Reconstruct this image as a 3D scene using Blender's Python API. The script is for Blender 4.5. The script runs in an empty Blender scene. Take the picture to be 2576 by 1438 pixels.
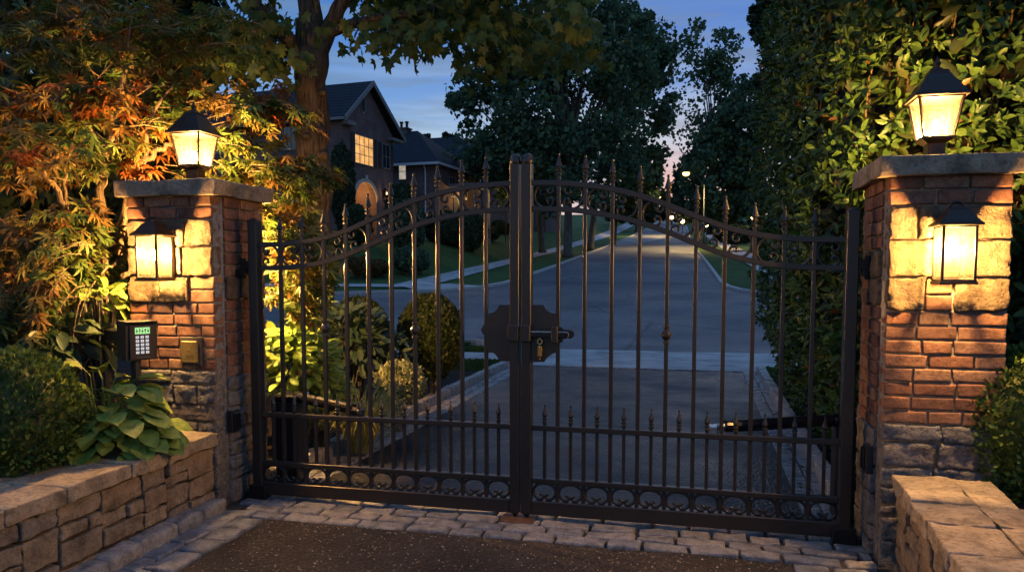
import bpy, math, random
import numpy as np
from mathutils import noise, Vector
random.seed(7); rng = np.random.default_rng(11)
SC = bpy.context.scene; COL = SC.collection
R = math.radians

# ------------------------------------------------------------------ camera
F = 1943.; CX = 1288.; HOR = 680.; YAW = R(13.6); PITCH = R(4.0)
PY = HOR + F*math.tan(PITCH)
CAM = np.array([1.03, -4.55, 1.54])
RT = np.array([math.cos(YAW), math.sin(YAW), 0.])
FH = np.array([-math.sin(YAW), math.cos(YAW), 0.])
FW = FH*math.cos(PITCH) + np.array([0, 0, -math.sin(PITCH)])
UPV = np.cross(RT, FW)
cd = bpy.data.cameras.new('camera'); cam = bpy.data.objects.new('camera', cd); COL.objects.link(cam)
cam.location = CAM; cam.rotation_euler = (R(90)-PITCH, 0, YAW)
cd.sensor_width = 36; cd.lens = F/2576*36; cd.shift_y = (PY-719)/2576
cd.clip_start = .05; cd.clip_end = 1500
SC.camera = cam

def ray(x, y): return FW + RT*(x-CX)/F + UPV*(PY-y)/F
def on(x, y, p, n):                     # measured point: where a sight line meets a real plane
    d = ray(x, y); n = np.array(n, float)
    return CAM + d*(np.dot(np.array(p, float)-CAM, n)/np.dot(d, n))
def Yp(x, y, Y=0.): return on(x, y, (0, Y, 0), (0, 1, 0))
def Xp(x, y, X=0.): return on(x, y, (X, 0, 0), (1, 0, 0))
def dep(x, y, Z): return CAM + ray(x, y)*Z
def sst(t): t = max(0., min(1., t)); return t*t*(3-2*t)
def g(Y):
    if Y < 12: return 0.
    h = Y-12
    return .06*h*min(1, h/4) + .00005*h*h
def zt(x, y):
    return g(y) + 1.5*sst((-12.3-x)/5)*sst((y-28)/8)

# ------------------------------------------------------------------ materials
def newmat(name):
    m = bpy.data.materials.new(name); m.use_nodes = True
    nt = m.node_tree; b = nt.nodes['Principled BSDF']
    return m, nt, b
def N(nt, t, **k):
    n = nt.nodes.new(t)
    for a, v in k.items(): setattr(n, a, v)
    return n
def ramp(nt, stops, src=None):
    r = N(nt, 'ShaderNodeValToRGB'); e = r.color_ramp.elements
    while len(e) < len(stops): e.new(.5)
    for i, (p, c) in enumerate(stops):
        e[i].position = p; e[i].color = (*c, 1) if len(c) == 3 else c
    if src is not None: nt.links.new(src, r.inputs[0])
    return r
def tex(nt, scale, detail=4, rough=.55, coord='Object', vec=None):
    n = N(nt, 'ShaderNodeTexNoise'); n.inputs['Scale'].default_value = scale
    n.inputs['Detail'].default_value = detail; n.inputs['Roughness'].default_value = rough
    if vec is None:
        tc = N(nt, 'ShaderNodeTexCoord'); vec = tc.outputs[coord]
    nt.links.new(vec, n.inputs['Vector']); return n
def mixc(nt, a, b, fac, mode='MIX'):
    m = N(nt, 'ShaderNodeMix', data_type='RGBA', blend_type=mode)
    for s, v in ((m.inputs[6], a), (m.inputs[7], b), (m.inputs[0], fac)):
        if hasattr(v, 'links'): nt.links.new(v, s)
        elif isinstance(v, (int, float)): s.default_value = v
        else: s.default_value = (*v, 1)
    return m.outputs[2]
def bump(nt, b, src, strength, dist=.01, prev=None):
    n = N(nt, 'ShaderNodeBump'); n.inputs['Strength'].default_value = strength; n.inputs['Distance'].default_value = dist
    nt.links.new(src, n.inputs['Height'])
    if prev is not None: nt.links.new(prev, n.inputs['Normal'])
    nt.links.new(n.outputs[0], b.inputs['Normal']); return n.outputs[0]

def stone_mat(name, stops, rough=.85, sc1=9, sc2=45, b1=.6, b2=.5, dirt=(.05, .045, .04), dist=.012, wet=None, spec=.3):
    m, nt, b = newmat(name)
    geo = N(nt, 'ShaderNodeNewGeometry')
    base = ramp(nt, stops, geo.outputs['Random Per Island']).outputs[0]
    n1 = tex(nt, sc1, 6, .65); n2 = tex(nt, sc2, 5, .7)
    f1 = ramp(nt, [(.32, (.42,)*3), (.5, (.95,)*3), (.68, (1.3,)*3)], n1.outputs[0]).outputs[0]
    c = mixc(nt, base, f1, 1., 'MULTIPLY')
    f2 = ramp(nt, [(.50, (0,)*3), (.66, (.75,)*3)], n2.outputs[0]).outputs[0]
    c = mixc(nt, c, dirt, f2)
    nt.links.new(c, b.inputs['Base Color'])
    b.inputs['Roughness'].default_value = rough; b.inputs['Specular IOR Level'].default_value = spec
    p = bump(nt, b, n1.outputs[0], b1, dist*2.2)
    bump(nt, b, n2.outputs[0], b2, dist, p)
    return m
def plain(name, col, rough=.5, metal=0, sc=30, var=.25, bs=.1, spec=.5):
    m, nt, b = newmat(name)
    n = tex(nt, sc, 4)
    f = ramp(nt, [(.3, (1-var,)*3), (.7, (1+var,)*3)], n.outputs[0]).outputs[0]
    nt.links.new(mixc(nt, col, f, 1., 'MULTIPLY'), b.inputs['Base Color'])
    b.inputs['Roughness'].default_value = rough; b.inputs['Metallic'].default_value = metal
    b.inputs['Specular IOR Level'].default_value = spec
    rr = N(nt, 'ShaderNodeMapRange'); rr.inputs[3].default_value = max(.02, rough-.12); rr.inputs[4].default_value = min(1, rough+.12)
    nt.links.new(n.outputs[0], rr.inputs[0]); nt.links.new(rr.outputs[0], b.inputs['Roughness'])
    if bs: bump(nt, b, n.outputs[0], bs, .004)
    return m
def leaf_mat(name, stops, rough=.45, trans=.35, spec=.4, sc=14):
    m, nt, b = newmat(name)
    geo = N(nt, 'ShaderNodeNewGeometry')
    c = ramp(nt, stops, geo.outputs['Random Per Island']).outputs[0]
    n = tex(nt, sc, 3)
    f = ramp(nt, [(.3, (.7,)*3), (.7, (1.25,)*3)], n.outputs[0]).outputs[0]
    c = mixc(nt, c, f, 1., 'MULTIPLY')
    nt.links.new(c, b.inputs['Base Color']); b.inputs['Roughness'].default_value = rough
    b.inputs['Specular IOR Level'].default_value = spec
    t = N(nt, 'ShaderNodeBsdfTranslucent'); nt.links.new(c, t.inputs[0])
    mx = N(nt, 'ShaderNodeMixShader'); mx.inputs[0].default_value = trans
    nt.links.new(b.outputs[0], mx.inputs[1]); nt.links.new(t.outputs[0], mx.inputs[2])
    nt.links.new(mx.outputs[0], nt.nodes['Material Output'].inputs[0])
    return m
def emit(name, col, s):
    m, nt, b = newmat(name)
    b.inputs['Base Color'].default_value = (*col, 1); b.inputs['Emission Color'].default_value = (*col, 1)
    b.inputs['Emission Strength'].default_value = s; b.inputs['Roughness'].default_value = .5
    m.cycles.emission_sampling = 'NONE'
    return m

M = {}
M['brick'] = stone_mat('brick', [(0, (.13, .062, .042)), (.3, (.22, .095, .055)), (.6, (.26, .13, .075)), (.8, (.17, .085, .06)), (1, (.30, .17, .10))], .88, 16, 70, .5, .5, (.09, .05, .04), .006)
M['buff_stone'] = stone_mat('buff_stone', [(0, (.17, .125, .075)), (.4, (.21, .155, .095)), (.75, (.15, .11, .07)), (1, (.19, .125, .072))], .92, 26, 85, .8, .9, (.14, .10, .065), .015)
M['grey_stone'] = stone_mat('grey_stone', [(0, (.19, .17, .155)), (.4, (.27, .24, .20)), (.75, (.23, .19, .16)), (1, (.17, .165, .17))], .9, 12, 55, 1., .8, (.08, .07, .06), .02)
M['mortar'] = stone_mat('mortar', [(0, (.24, .205, .165)), (1, (.24, .205, .165))], .95, 30, 110, .5, .6, (.16, .14, .11), .006)
M['capstone'] = stone_mat('capstone', [(0, (.30, .235, .165)), (1, (.30, .235, .165))], .85, 10, 60, .9, .6, (.10, .085, .07), .012)
M['wall_stone'] = stone_mat('wall_stone', [(0, (.24, .175, .115)), (.3, (.31, .235, .155)), (.6, (.20, .155, .115)), (.8, (.28, .195, .12)), (1, (.22, .19, .16))], .9, 9, 50, .9, .7, (.12, .085, .06), .016)
M['wall_cap'] = stone_mat('wall_cap', [(0, (.31, .245, .17)), (.5, (.35, .265, .175)), (1, (.28, .22, .16))], .85, 8, 42, .9, .7, (.13, .095, .065), .014)
M['dark_joint'] = stone_mat('dark_joint', [(0, (.035, .028, .022)), (1, (.035, .028, .022))], 1, 20, 80, .5, .5, (.02, .018, .015))
M['cobble'] = stone_mat('cobble', [(0, (.19, .19, .19)), (.4, (.27, .255, .235)), (.7, (.32, .285, .25)), (1, (.17, .18, .20))], .62, 14, 90, .6, .6, (.07, .06, .055), .007, spec=.45)
M['granite'] = stone_mat('granite', [(0, (.36, .34, .315)), (.5, (.46, .43, .39)), (1, (.33, .31, .285))], .8, 20, 120, .7, .7, (.13, .12, .11), .008)
M['pebble'] = stone_mat('pebble', [(0, (.10, .075, .05)), (.6, (.20, .15, .10)), (.9, (.34, .28, .20)), (1, (.5, .45, .38))], .8, 30, 90, .2, .2)
M['sand_joint'] = stone_mat('sand_joint', [(0, (.085, .07, .058)), (1, (.085, .07, .058))], 1, 30, 160, .4, .6, (.04, .034, .03), .006)
M['concrete'] = stone_mat('concrete', [(0, (.36, .35, .33)), (1, (.36, .35, .33))], .85, 1.2, 60, .2, .3, (.22, .21, .20), .004)
M['gate_metal'] = plain('gate_metal', (.046, .040, .036), .34, .55, 160, .18, .12, .5)
M['dark_metal'] = plain('dark_metal', (.022, .018, .016), .42, .5, 120, .25, .12)
M['bronze'] = plain('lantern_bronze', (.045, .032, .025), .42, .6, 90, .25, .12)
M['black_plastic'] = plain('black_plastic', (.012, .012, .013), .45, 0, 200, .2, .1)
M['black_gloss'] = plain('black_gloss', (.012, .013, .016), .2, .2, 60, .2, .03)
M['brass'] = plain('brass', (.36, .25, .10), .42, .75, 60, .2, .08)
M['bright_brass'] = plain('bright_brass', (.62, .40, .16), .22, 1., 40, .12, .03)
M['steel'] = plain('steel', (.5, .5, .5), .3, 1., 50, .15, .05)
M['rust'] = plain('rust_plate', (.17, .085, .045), .6, .4, 40, .35, .2)
M['bark'] = None
def bark_mat(name, c1, c2, sc=1.):
    m, nt, b = newmat(name)
    tc = N(nt, 'ShaderNodeTexCoord'); mp = N(nt, 'ShaderNodeMapping'); mp.inputs['Scale'].default_value = (26*sc, 26*sc, 3.2*sc)
    nt.links.new(tc.outputs['Object'], mp.inputs[0])
    n = tex(nt, 1., 7, .65, vec=mp.outputs[0])
    n.inputs['Distortion'].default_value = .6
    r = ramp(nt, [(.36, c1), (.62, c2)], n.outputs[0])
    nt.links.new(r.outputs[0], b.inputs['Base Color']); b.inputs['Roughness'].default_value = .95; b.inputs['Specular IOR Level'].default_value = .15
    bump(nt, b, n.outputs[0], 1., .05)
    return m
M['bark'] = bark_mat('bark', (.035, .024, .016), (.16, .115, .075))
M['bark_pale'] = bark_mat('bark_pale', (.16, .11, .06), (.30, .21, .12), 2.)
M['bark_grey'] = bark_mat('bark_grey', (.05, .045, .038), (.17, .15, .12), .6)

# asphalt of the drive: dark, damp, patchy gloss
def asphalt(name, c1, c2, r1, r2, specks, sc_patch=.35, chip=260., bs=.5, spec=.3, crack=0, damp=False):
    m, nt, b = newmat(name); b.inputs['Specular IOR Level'].default_value = spec
    n1 = tex(nt, sc_patch, 5, .6); n2 = tex(nt, chip, 2, .6)
    tc = N(nt, 'ShaderNodeTexCoord')
    v = N(nt, 'ShaderNodeTexVoronoi'); v.inputs['Scale'].default_value = chip*.45; nt.links.new(tc.outputs['Object'], v.inputs['Vector'])
    c = ramp(nt, [(.3, c1), (.7, c2)], n1.outputs[0]).outputs[0]
    f = ramp(nt, [(.34, (.35,)*3), (.66, (1.75,)*3)], n2.outputs[0]).outputs[0]
    c = mixc(nt, c, f, 1., 'MULTIPLY')
    if specks:
        v2 = N(nt, 'ShaderNodeTexVoronoi'); v2.inputs['Scale'].default_value = specks; nt.links.new(tc.outputs['Object'], v2.inputs['Vector'])
        sp = ramp(nt, [(.10, (1,)*3), (.16, (0,)*3)], v2.outputs['Distance'])
        sel = ramp(nt, [(.80, (0,)*3), (.84, (1,)*3)], None); sx = N(nt, 'ShaderNodeSeparateColor'); nt.links.new(v2.outputs['Color'], sx.inputs[0]); nt.links.new(sx.outputs[0], sel.inputs[0])
        fac = mixc(nt, sp.outputs[0], sel.outputs[0], 1., 'MULTIPLY')
        c = mixc(nt, c, (.34, .27, .19), fac)
    if crack:                                   # tar-filled cracks and old patches
        wn = tex(nt, .9, 4, .6); va = N(nt, 'ShaderNodeMix', data_type='VECTOR'); va.inputs[0].default_value = .12
        nt.links.new(tc.outputs['Object'], va.inputs[4]); nt.links.new(wn.outputs[1], va.inputs[5])
        vc = N(nt, 'ShaderNodeTexVoronoi', feature='DISTANCE_TO_EDGE'); vc.inputs['Scale'].default_value = crack; nt.links.new(va.outputs[1], vc.inputs['Vector'])
        ck = ramp(nt, [(.0, (.45,)*3), (.012, (1,)*3)], vc.outputs['Distance']).outputs[0]
        c = mixc(nt, c, ck, 1., 'MULTIPLY')
        vp = N(nt, 'ShaderNodeTexVoronoi'); vp.inputs['Scale'].default_value = crack*.8; nt.links.new(va.outputs[1], vp.inputs['Vector'])
        sp_ = N(nt, 'ShaderNodeSeparateColor'); nt.links.new(vp.outputs['Color'], sp_.inputs[0])
        pt = ramp(nt, [(.0, (.82,)*3), (.5, (1.,)*3), (1., (1.16,)*3)], sp_.outputs[0]).outputs[0]
        c = mixc(nt, c, pt, 1., 'MULTIPLY')
    n3 = tex(nt, sc_patch*2.2, 4, .6)
    if damp: c = mixc(nt, c, ramp(nt, [(.40, (.5,)*3), (.58, (1.25,)*3)], n3.outputs[0]).outputs[0], 1., 'MULTIPLY')
    nt.links.new(c, b.inputs['Base Color'])
    mr = N(nt, 'ShaderNodeMapRange'); mr.inputs[1].default_value = .35; mr.inputs[2].default_value = .65; mr.inputs[3].default_value = r1; mr.inputs[4].default_value = r2
    nt.links.new(n3.outputs[0], mr.inputs[0]); nt.links.new(mr.outputs[0], b.inputs['Roughness'])
    p = bump(nt, b, v.outputs['Distance'], bs, .006)
    return m
M['drive'] = asphalt('drive_asphalt', (.013, .014, .017), (.028, .027, .028), .26, .66, 24, .45, 85, 1., .2, .0, True)
M['gravel'] = asphalt('forecourt_gravel', (.020, .016, .013), (.050, .040, .032), .7, .95, 26, 1.6, 75, 1., .2)
M['road'] = asphalt('road_asphalt', (.060, .063, .070), (.105, .104, .103), .55, .8, 0, .16, 45, .25, .3, .22)

def ground_mat(name, stops, sc, sc2, bs, dist, rough=.95):
    m, nt, b = newmat(name)
    n1 = tex(nt, sc, 6, .7); n2 = tex(nt, sc2, 4, .7)
    c = ramp(nt, stops, n1.outputs[0]).outputs[0]
    f = ramp(nt, [(.3, (.45,)*3), (.7, (1.5,)*3)], n2.outputs[0]).outputs[0]
    nt.links.new(mixc(nt, c, f, 1., 'MULTIPLY'), b.inputs['Base Color'])
    b.inputs['Roughness'].default_value = rough; b.inputs['Specular IOR Level'].default_value = .15
    bump(nt, b, n2.outputs[0], bs, dist)
    return m
M['lawn'] = ground_mat('lawn_grass', [(.3, (.030, .066, .016)), (.7, (.066, .115, .03))], .6, 28, 1., .05)
M['mulch'] = ground_mat('mulch', [(.3, (.014, .010, .008)), (.7, (.042, .028, .02))], 9, 60, 1., .03)

# foliage
M['jm_green'] = leaf_mat('acer_leaf_green', [(0, (.06, .11, .022)), (.4, (.11, .15, .03)), (.75, (.17, .145, .03)), (1, (.08, .14, .03))], .55, .35, .2)
M['jm_gold'] = leaf_mat('acer_leaf_gold', [(0, (.19, .125, .03)), (.5, (.22, .11, .028)), (1, (.14, .12, .03))], .55, .35, .2)
M['jm_red'] = leaf_mat('acer_leaf_orange', [(0, (.28, .07, .015)), (.5, (.30, .11, .02)), (1, (.18, .045, .015))], .55, .35, .2)
M['maple'] = leaf_mat('maple_leaf', [(0, (.075, .115, .025)), (.5, (.13, .16, .03)), (.85, (.19, .18, .036)), (1, (.06, .11, .03))], .55, .3, .25)
M['laurel'] = leaf_mat('laurel_leaf', [(0, (.025, .06, .014)), (.45, (.05, .10, .02)), (.8, (.085, .15, .03)), (.975, (.06, .11, .025)), (1, (.26, .09, .035))], .42, .22, .28)
M['laurel_dark'] = leaf_mat('laurel_leaf_inner', [(0, (.03, .045, .014)), (1, (.06, .075, .02))], .4, .15, .4)  # darker tone for the large leaves set deep in the hedge
M['box'] = leaf_mat('boxwood_leaf', [(0, (.03, .06, .014)), (.6, (.075, .125, .025)), (1, (.16, .22, .05))], .5, .2, .2)
M['yew'] = leaf_mat('clipped_yew_leaf', [(0, (.025, .045, .014)), (.6, (.055, .075, .018)), (1, (.11, .12, .025))], .5, .15, .3)
M['hosta'] = leaf_mat('hosta_leaf', [(0, (.14, .22, .04)), (.5, (.22, .29, .055)), (1, (.28, .34, .07))], .5, .25, .25, 30)
M['hydrangea'] = leaf_mat('hydrangea_leaf', [(0, (.13, .23, .04)), (.5, (.21, .31, .055)), (1, (.28, .36, .08))], .5, .3, .25)
M['bluegreen'] = leaf_mat('dark_shrub_leaf', [(0, (.035, .065, .03)), (.6, (.06, .095, .045)), (1, (.09, .12, .05))], .45, .2, .4)
M['variegated'] = leaf_mat('variegated_leaf', [(0, (.30, .32, .12)), (.35, (.52, .48, .26)), (.6, (.14, .18, .05)), (1, (.42, .42, .18))], .5, .3, .3)
M['blade'] = leaf_mat('grass_blade', [(0, (.26, .29, .07)), (.5, (.42, .40, .12)), (1, (.55, .48, .2))], .5, .35, .3)
M['turf'] = leaf_mat('turf_blade', [(0, (.035, .07, .015)), (1, (.08, .125, .03))], .6, .3, .2)
M['far_leaf'] = leaf_mat('street_tree_leaf', [(0, (.045, .09, .055)), (.6, (.08, .14, .075)), (1, (.13, .18, .07))], .7, .2, .1, .5)
M['far_leaf_dark'] = leaf_mat('evergreen_leaf', [(0, (.02, .036, .022)), (1, (.055, .082, .04))], .7, .1, .1, .5)
M['bronze_leaf'] = leaf_mat('bronze_shrub_leaf', [(0, (.07, .05, .02)), (1, (.15, .09, .03))], .6, .2, .2)

# ------------------------------------------------------------------ mesh helpers
ORG = {}
class MB:
    def __init__(s): s.v = []; s.f = []; s.m = []
    def add(s, verts, faces, mi=0):
        o = len(s.v); s.v.extend([tuple(map(float, p)) for p in verts]); s.f.extend([tuple(i+o for i in f) for f in faces]); s.m.extend([mi]*len(faces))
    def box(s, x0, x1, y0, y1, z0, z1, mi=0):
        v = [(x0,y0,z0),(x1,y0,z0),(x1,y1,z0),(x0,y1,z0),(x0,y0,z1),(x1,y0,z1),(x1,y1,z1),(x0,y1,z1)]
        s.add(v, [(0,3,2,1),(4,5,6,7),(0,1,5,4),(1,2,6,5),(2,3,7,6),(3,0,4,7)], mi)
    def bbox(s, x0, x1, y0, y1, z0, z1, b=.003, mi=0):
        # box with chamfered edges
        vs = []; idx = {}
        for i, x in enumerate((x0, x1)):
            for j, y in enumerate((y0, y1)):
                for k, z in enumerate((z0, z1)):
                    sx, sy, sz = 1-2*i, 1-2*j, 1-2*k
                    idx[i,j,k,0] = len(vs); vs.append((x, y+sy*b, z+sz*b))
                    idx[i,j,k,1] = len(vs); vs.append((x+sx*b, y, z+sz*b))
                    idx[i,j,k,2] = len(vs); vs.append((x+sx*b, y+sy*b, z))
        fs = []
        def q(l): fs.append(l)
        for i in (0,1):
            l = [idx[i,0,0,0], idx[i,1,0,0], idx[i,1,1,0], idx[i,0,1,0]]; q(l if i else l[::-1])
            l = [idx[0,i,0,1], idx[1,i,0,1], idx[1,i,1,1], idx[0,i,1,1]]; q(l[::-1] if i else l)
            l = [idx[0,0,i,2], idx[1,0,i,2], idx[1,1,i,2], idx[0,1,i,2]]; q(l if i else l[::-1])
        for i in (0,1):
            for j in (0,1):
                l = [idx[i,j,0,0], idx[i,j,1,0], idx[i,j,1,1], idx[i,j,0,1]]; q(l if (i+j)%2 else l[::-1])
                l = [idx[i,0,j,0], idx[i,1,j,0], idx[i,1,j,2], idx[i,0,j,2]]; q(l[::-1] if (i+j)%2 else l)
                l = [idx[0,i,j,1], idx[1,i,j,1], idx[1,i,j,2], idx[0,i,j,2]]; q(l if (i+j)%2 else l[::-1])
                for k in (0,1):
                    l = [idx[i,j,k,0], idx[i,j,k,1], idx[i,j,k,2]]; q(l if (i+j+k)%2 else l[::-1])
        s.add(vs, fs, mi)
    def tube(s, pts, rad, n=8, caps=True, mi=0, flat=None):
        pts = [np.array(p, float) for p in pts]; m = len(pts)
        if not hasattr(rad, '__len__'): rad = [rad]*m
        T = [pts[min(i+1, m-1)]-pts[max(i-1, 0)] for i in range(m)]
        T = [t/(np.linalg.norm(t)+1e-12) for t in T]
        u = np.cross(T[0], [0, 0, 1.]);
        if np.linalg.norm(u) < 1e-3: u = np.cross(T[0], [0, 1., 0])
        u /= np.linalg.norm(u); vs = []
        for i in range(m):
            u = u - T[i]*np.dot(u, T[i]); u /= np.linalg.norm(u)+1e-12; w = np.cross(T[i], u)
            for k in range(n):
                a = 2*math.pi*(k+.5)/n
                ca, sa = math.cos(a), math.sin(a)
                if flat: ca *= flat[0]; sa *= flat[1]
                vs.append(pts[i]+rad[i]*(u*ca+w*sa))
        fs = [(i*n+k, i*n+(k+1)%n, (i+1)*n+(k+1)%n, (i+1)*n+k) for i in range(m-1) for k in range(n)]
        if caps: fs += [tuple(range(n))[::-1], tuple((m-1)*n+k for k in range(n))]
        s.add(vs, fs, mi)
    def lathe(s, prof, c=(0, 0, 0), n=12, rot=0, mi=0):
        vs = []; fs = []
        for r, z in prof:
            for k in range(n):
                a = rot+2*math.pi*k/n; vs.append((c[0]+r*math.cos(a), c[1]+r*math.sin(a), c[2]+z))
        for i in range(len(prof)-1):
            for k in range(n): fs.append((i*n+k, i*n+(k+1)%n, (i+1)*n+(k+1)%n, (i+1)*n+k))
        fs += [tuple(range(n))[::-1], tuple((len(prof)-1)*n+k for k in range(n))]
        s.add(vs, fs, mi)
    def prism(s, poly, off, mi=0):          # poly: 3-D points in a plane, off: extrusion vector
        n = len(poly); off = np.array(off, float); p = [np.array(q, float) for q in poly]
        nrm = np.zeros(3)
        for i in range(n): nrm += np.cross(p[i], p[(i+1)%n])
        if np.dot(nrm, off) > 0: p = p[::-1]
        s.add(p+[q+off for q in p], [tuple(range(n)), tuple(range(2*n-1, n-1, -1))]+[(i, i+n, (i+1)%n+n, (i+1)%n) for i in range(n)], mi)
    def build(s, name, mat, parent=None, smooth=False, org=None, kind=None):
        me = bpy.data.meshes.new(name)
        if parent is not None: o0 = ORG[parent.name]
        else: o0 = np.array(org if org is not None else (0, 0, 0), float)
        v = np.array(s.v)-o0
        me.from_pydata(v.tolist(), [], s.f)
        for mm in (mat if isinstance(mat, (list, tuple)) else [mat]): me.materials.append(mm)
        me.polygons.foreach_set('material_index', s.m)
        if smooth: me.polygons.foreach_set('use_smooth', [True]*len(s.f))
        ob = bpy.data.objects.new(name, me); COL.objects.link(ob)
        ORG[ob.name] = o0
        if parent is not None: ob.parent = parent
        else: ob.location = o0
        if kind: ob['kind'] = kind
        return ob
def tag(o, label=None, cat=None, group=None):
    if label: o['label'] = label
    if cat: o['category'] = cat
    if group: o['group'] = group
    return o
def thing(name, label, cat, loc, group=None, rz=0):
    o = bpy.data.objects.new(name, None); COL.objects.link(o); o.empty_display_size = .1
    o.location = loc; o.rotation_euler = (0, 0, rz)
    ORG[o.name] = np.array(loc, float) if not rz else np.zeros(3)
    return tag(o, label, cat, group)
def part(name, mesh, parent, loc=(0, 0, 0), rot=(0, 0, 0)):
    o = bpy.data.objects.new(name, mesh); COL.objects.link(o); o.parent = parent
    o.location = np.array(loc, float); o.rotation_euler = rot
    ORG[o.name] = ORG[parent.name]; return o

# rounded, slightly irregular block (stones, bricks, cobbles)
def _cube_tpl(n):
    vid = {}; vs = []; fs = []
    def vv(a, b, c):
        k = (a, b, c)
        if k not in vid: vid[k] = len(vs); vs.append(k)
        return vid[k]
    for ax in range(3):
        for s in (0, n):
            for i in range(n):
                for j in range(n):
                    q = []
                    for di, dj in ((0,0),(1,0),(1,1),(0,1)):
                        c = [0,0,0]; c[ax] = s; c[(ax+1)%3] = i+di; c[(ax+2)%3] = j+dj; q.append(vv(*c))
                    fs.append(tuple(q) if s == n else tuple(q[::-1]))
    return np.array(vs), fs
_TPL = {n: _cube_tpl(n) for n in (6, 11)}
def block(mb, c, h, r=.01, rough=.004, rz=0., mi=0, fs=9., tilt=0., n=6, rock=0.):
    h = np.array(h, float); r = min(r, h.min()*.9); tv, tf = _TPL[n]
    lv = np.zeros((n+1, 3))
    for ax in range(3):
        q = h[ax]-r; e = max(q-1.6*r, q*.5)
        lv[:, ax] = [-h[ax], -q] + list(np.linspace(-e, e, n-3)) + [q, h[ax]]
    p = np.stack([lv[tv[:, k], k] for k in range(3)], 1)
    inner = np.clip(p, -(h-r), h-r); d = p-inner; L = np.linalg.norm(d, axis=1, keepdims=True)
    p = inner + d/np.maximum(L, 1e-9)*r*np.where(L > 1e-9, 1, 0)
    # taper and skew
    p[:, 0] *= 1+rng.uniform(-.03, .03)*p[:, 2]/h[2]; p[:, 2] *= 1+rng.uniform(-.05, .05)*p[:, 0]/h[0]
    if rough:
        sd = Vector(rng.uniform(-50, 50, 3))
        p = p + rough*np.array([noise.noise_vector(Vector(q)*fs+sd) for q in p.tolist()])
    if rock:                                    # split face: chiselled facets
        sd = Vector(rng.uniform(-50, 50, 3)); dd = []
        for q in p.tolist():
            w = Vector(q)*26+sd
            dd.append(noise.noise(w)*.55+abs(noise.noise(w*.55))*1.1+noise.noise(w*2.3)*.3-.35)
        nn = p/np.maximum(np.abs(p)/h, 1e-6).max(axis=1, keepdims=True) if False else np.sign(p)*((np.abs(p)/h) > .93)
        p = p+nn*(rock*np.array(dd))[:, None]
    if tilt: p[:, 2] += p[:, 0]*rng.uniform(-tilt, tilt) + p[:, 1]*rng.uniform(-tilt, tilt)
    if rz:
        a, b = math.cos(rz), math.sin(rz); p = np.stack([p[:, 0]*a-p[:, 1]*b, p[:, 0]*b+p[:, 1]*a, p[:, 2]], 1)
    mb.add(p+np.array(c, float), tf, mi)

# ------------------------------------------------------------------ leaves
def fan(outline, z=0.):                       # outline from base round; centre fan
    v = [(0, .38, .0)] + outline; n = len(outline)
    return np.array(v, float), [(0, i+1, (i+1) % n+1) for i in range(n)]
def tpl_jm():
    v = []; f = []
    for a, L in ((-118, .5), (-78, .78), (-38, .95), (0, 1.), (38, .95), (78, .78), (118, .5)):
        a = R(a); c, s = math.cos(a), math.sin(a); o = len(v)
        def P(l, w, z): return (s*l+c*w, c*l-s*w, z)
        v += [P(.02, 0, .0), P(L*.45, -.10, -.03*L), P(L*.45, .10, -.03*L), P(L*.75, -.055, -.14*L), P(L*.75, .055, -.14*L), P(L, 0, -.26*L)]
        f += [(o, o+2, o+1), (o+1, o+2, o+4, o+3), (o+3, o+4, o+5)]
    v += [(0, 0, 0)]; n = len(v)-1
    # join lobes at the heart so the leaf is one island
    for k in range(6): f += [(n, 6*k+2, 6*(k+1)+1)]
    return np.array(v, float)*np.array([.9, .9, 1]), f
def tpl_maple():
    o = [(0, 0, 0), (-.28, -.06, -.02), (-.36, .10, -.04), (-.62, .16, -.14), (-.44, .30, -.05), (-.62, .62, -.16), (-.36, .56, -.04), (-.20, .64, -.02), (-.16, .80, -.05), (0, 1.05, -.16),
         (.16, .80, -.05), (.20, .64, -.02), (.36, .56, -.04), (.62, .62, -.16), (.44, .30, -.05), (.62, .16, -.14), (.36, .10, -.04), (.28, -.06, -.02)]
    return fan(o)
def tpl_oval(w=.22, fold=.10, curl=-.18):
    v = []; ys = (0, .22, .5, .78, 1.); ws = (0.02, .75, 1, .72, 0.02)
    for y, q in zip(ys, ws): v += [(-w*q, y, fold*q+curl*y*y), (0, y, curl*y*y), (w*q, y, fold*q+curl*y*y)]
    f = []
    for i in range(4):
        a = i*3; f += [(a, a+1, a+4, a+3), (a+1, a+2, a+5, a+4)]
    return np.array(v, float), f
def tpl_small():
    return np.array([(0, 0, 0), (-.3, .5, .06), (0, .5, -.02), (.3, .5, .06), (0, 1, -.05)], float), [(0, 2, 1), (0, 3, 2), (1, 2, 4), (2, 3, 4)]
def tpl_clump():
    return np.array([(0, -.5, 0), (.36, -.22, .1), (.5, .2, -.1), (.12, .34, .12), (-.1, .55, -.1), (-.3, .16, .1), (-.52, -.1, -.05)], float), [(0, 1, 3), (1, 2, 3), (0, 3, 5), (3, 4, 5), (0, 5, 6)]
TJ, TM, TO, TS, TC = tpl_jm(), tpl_maple(), tpl_oval(), tpl_small(), tpl_clump()
TH = tpl_oval(.40, .10, -.24); TLONG = tpl_oval(.15, .06, -.2); TW = tpl_oval(.30, .1, -.2)

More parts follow.
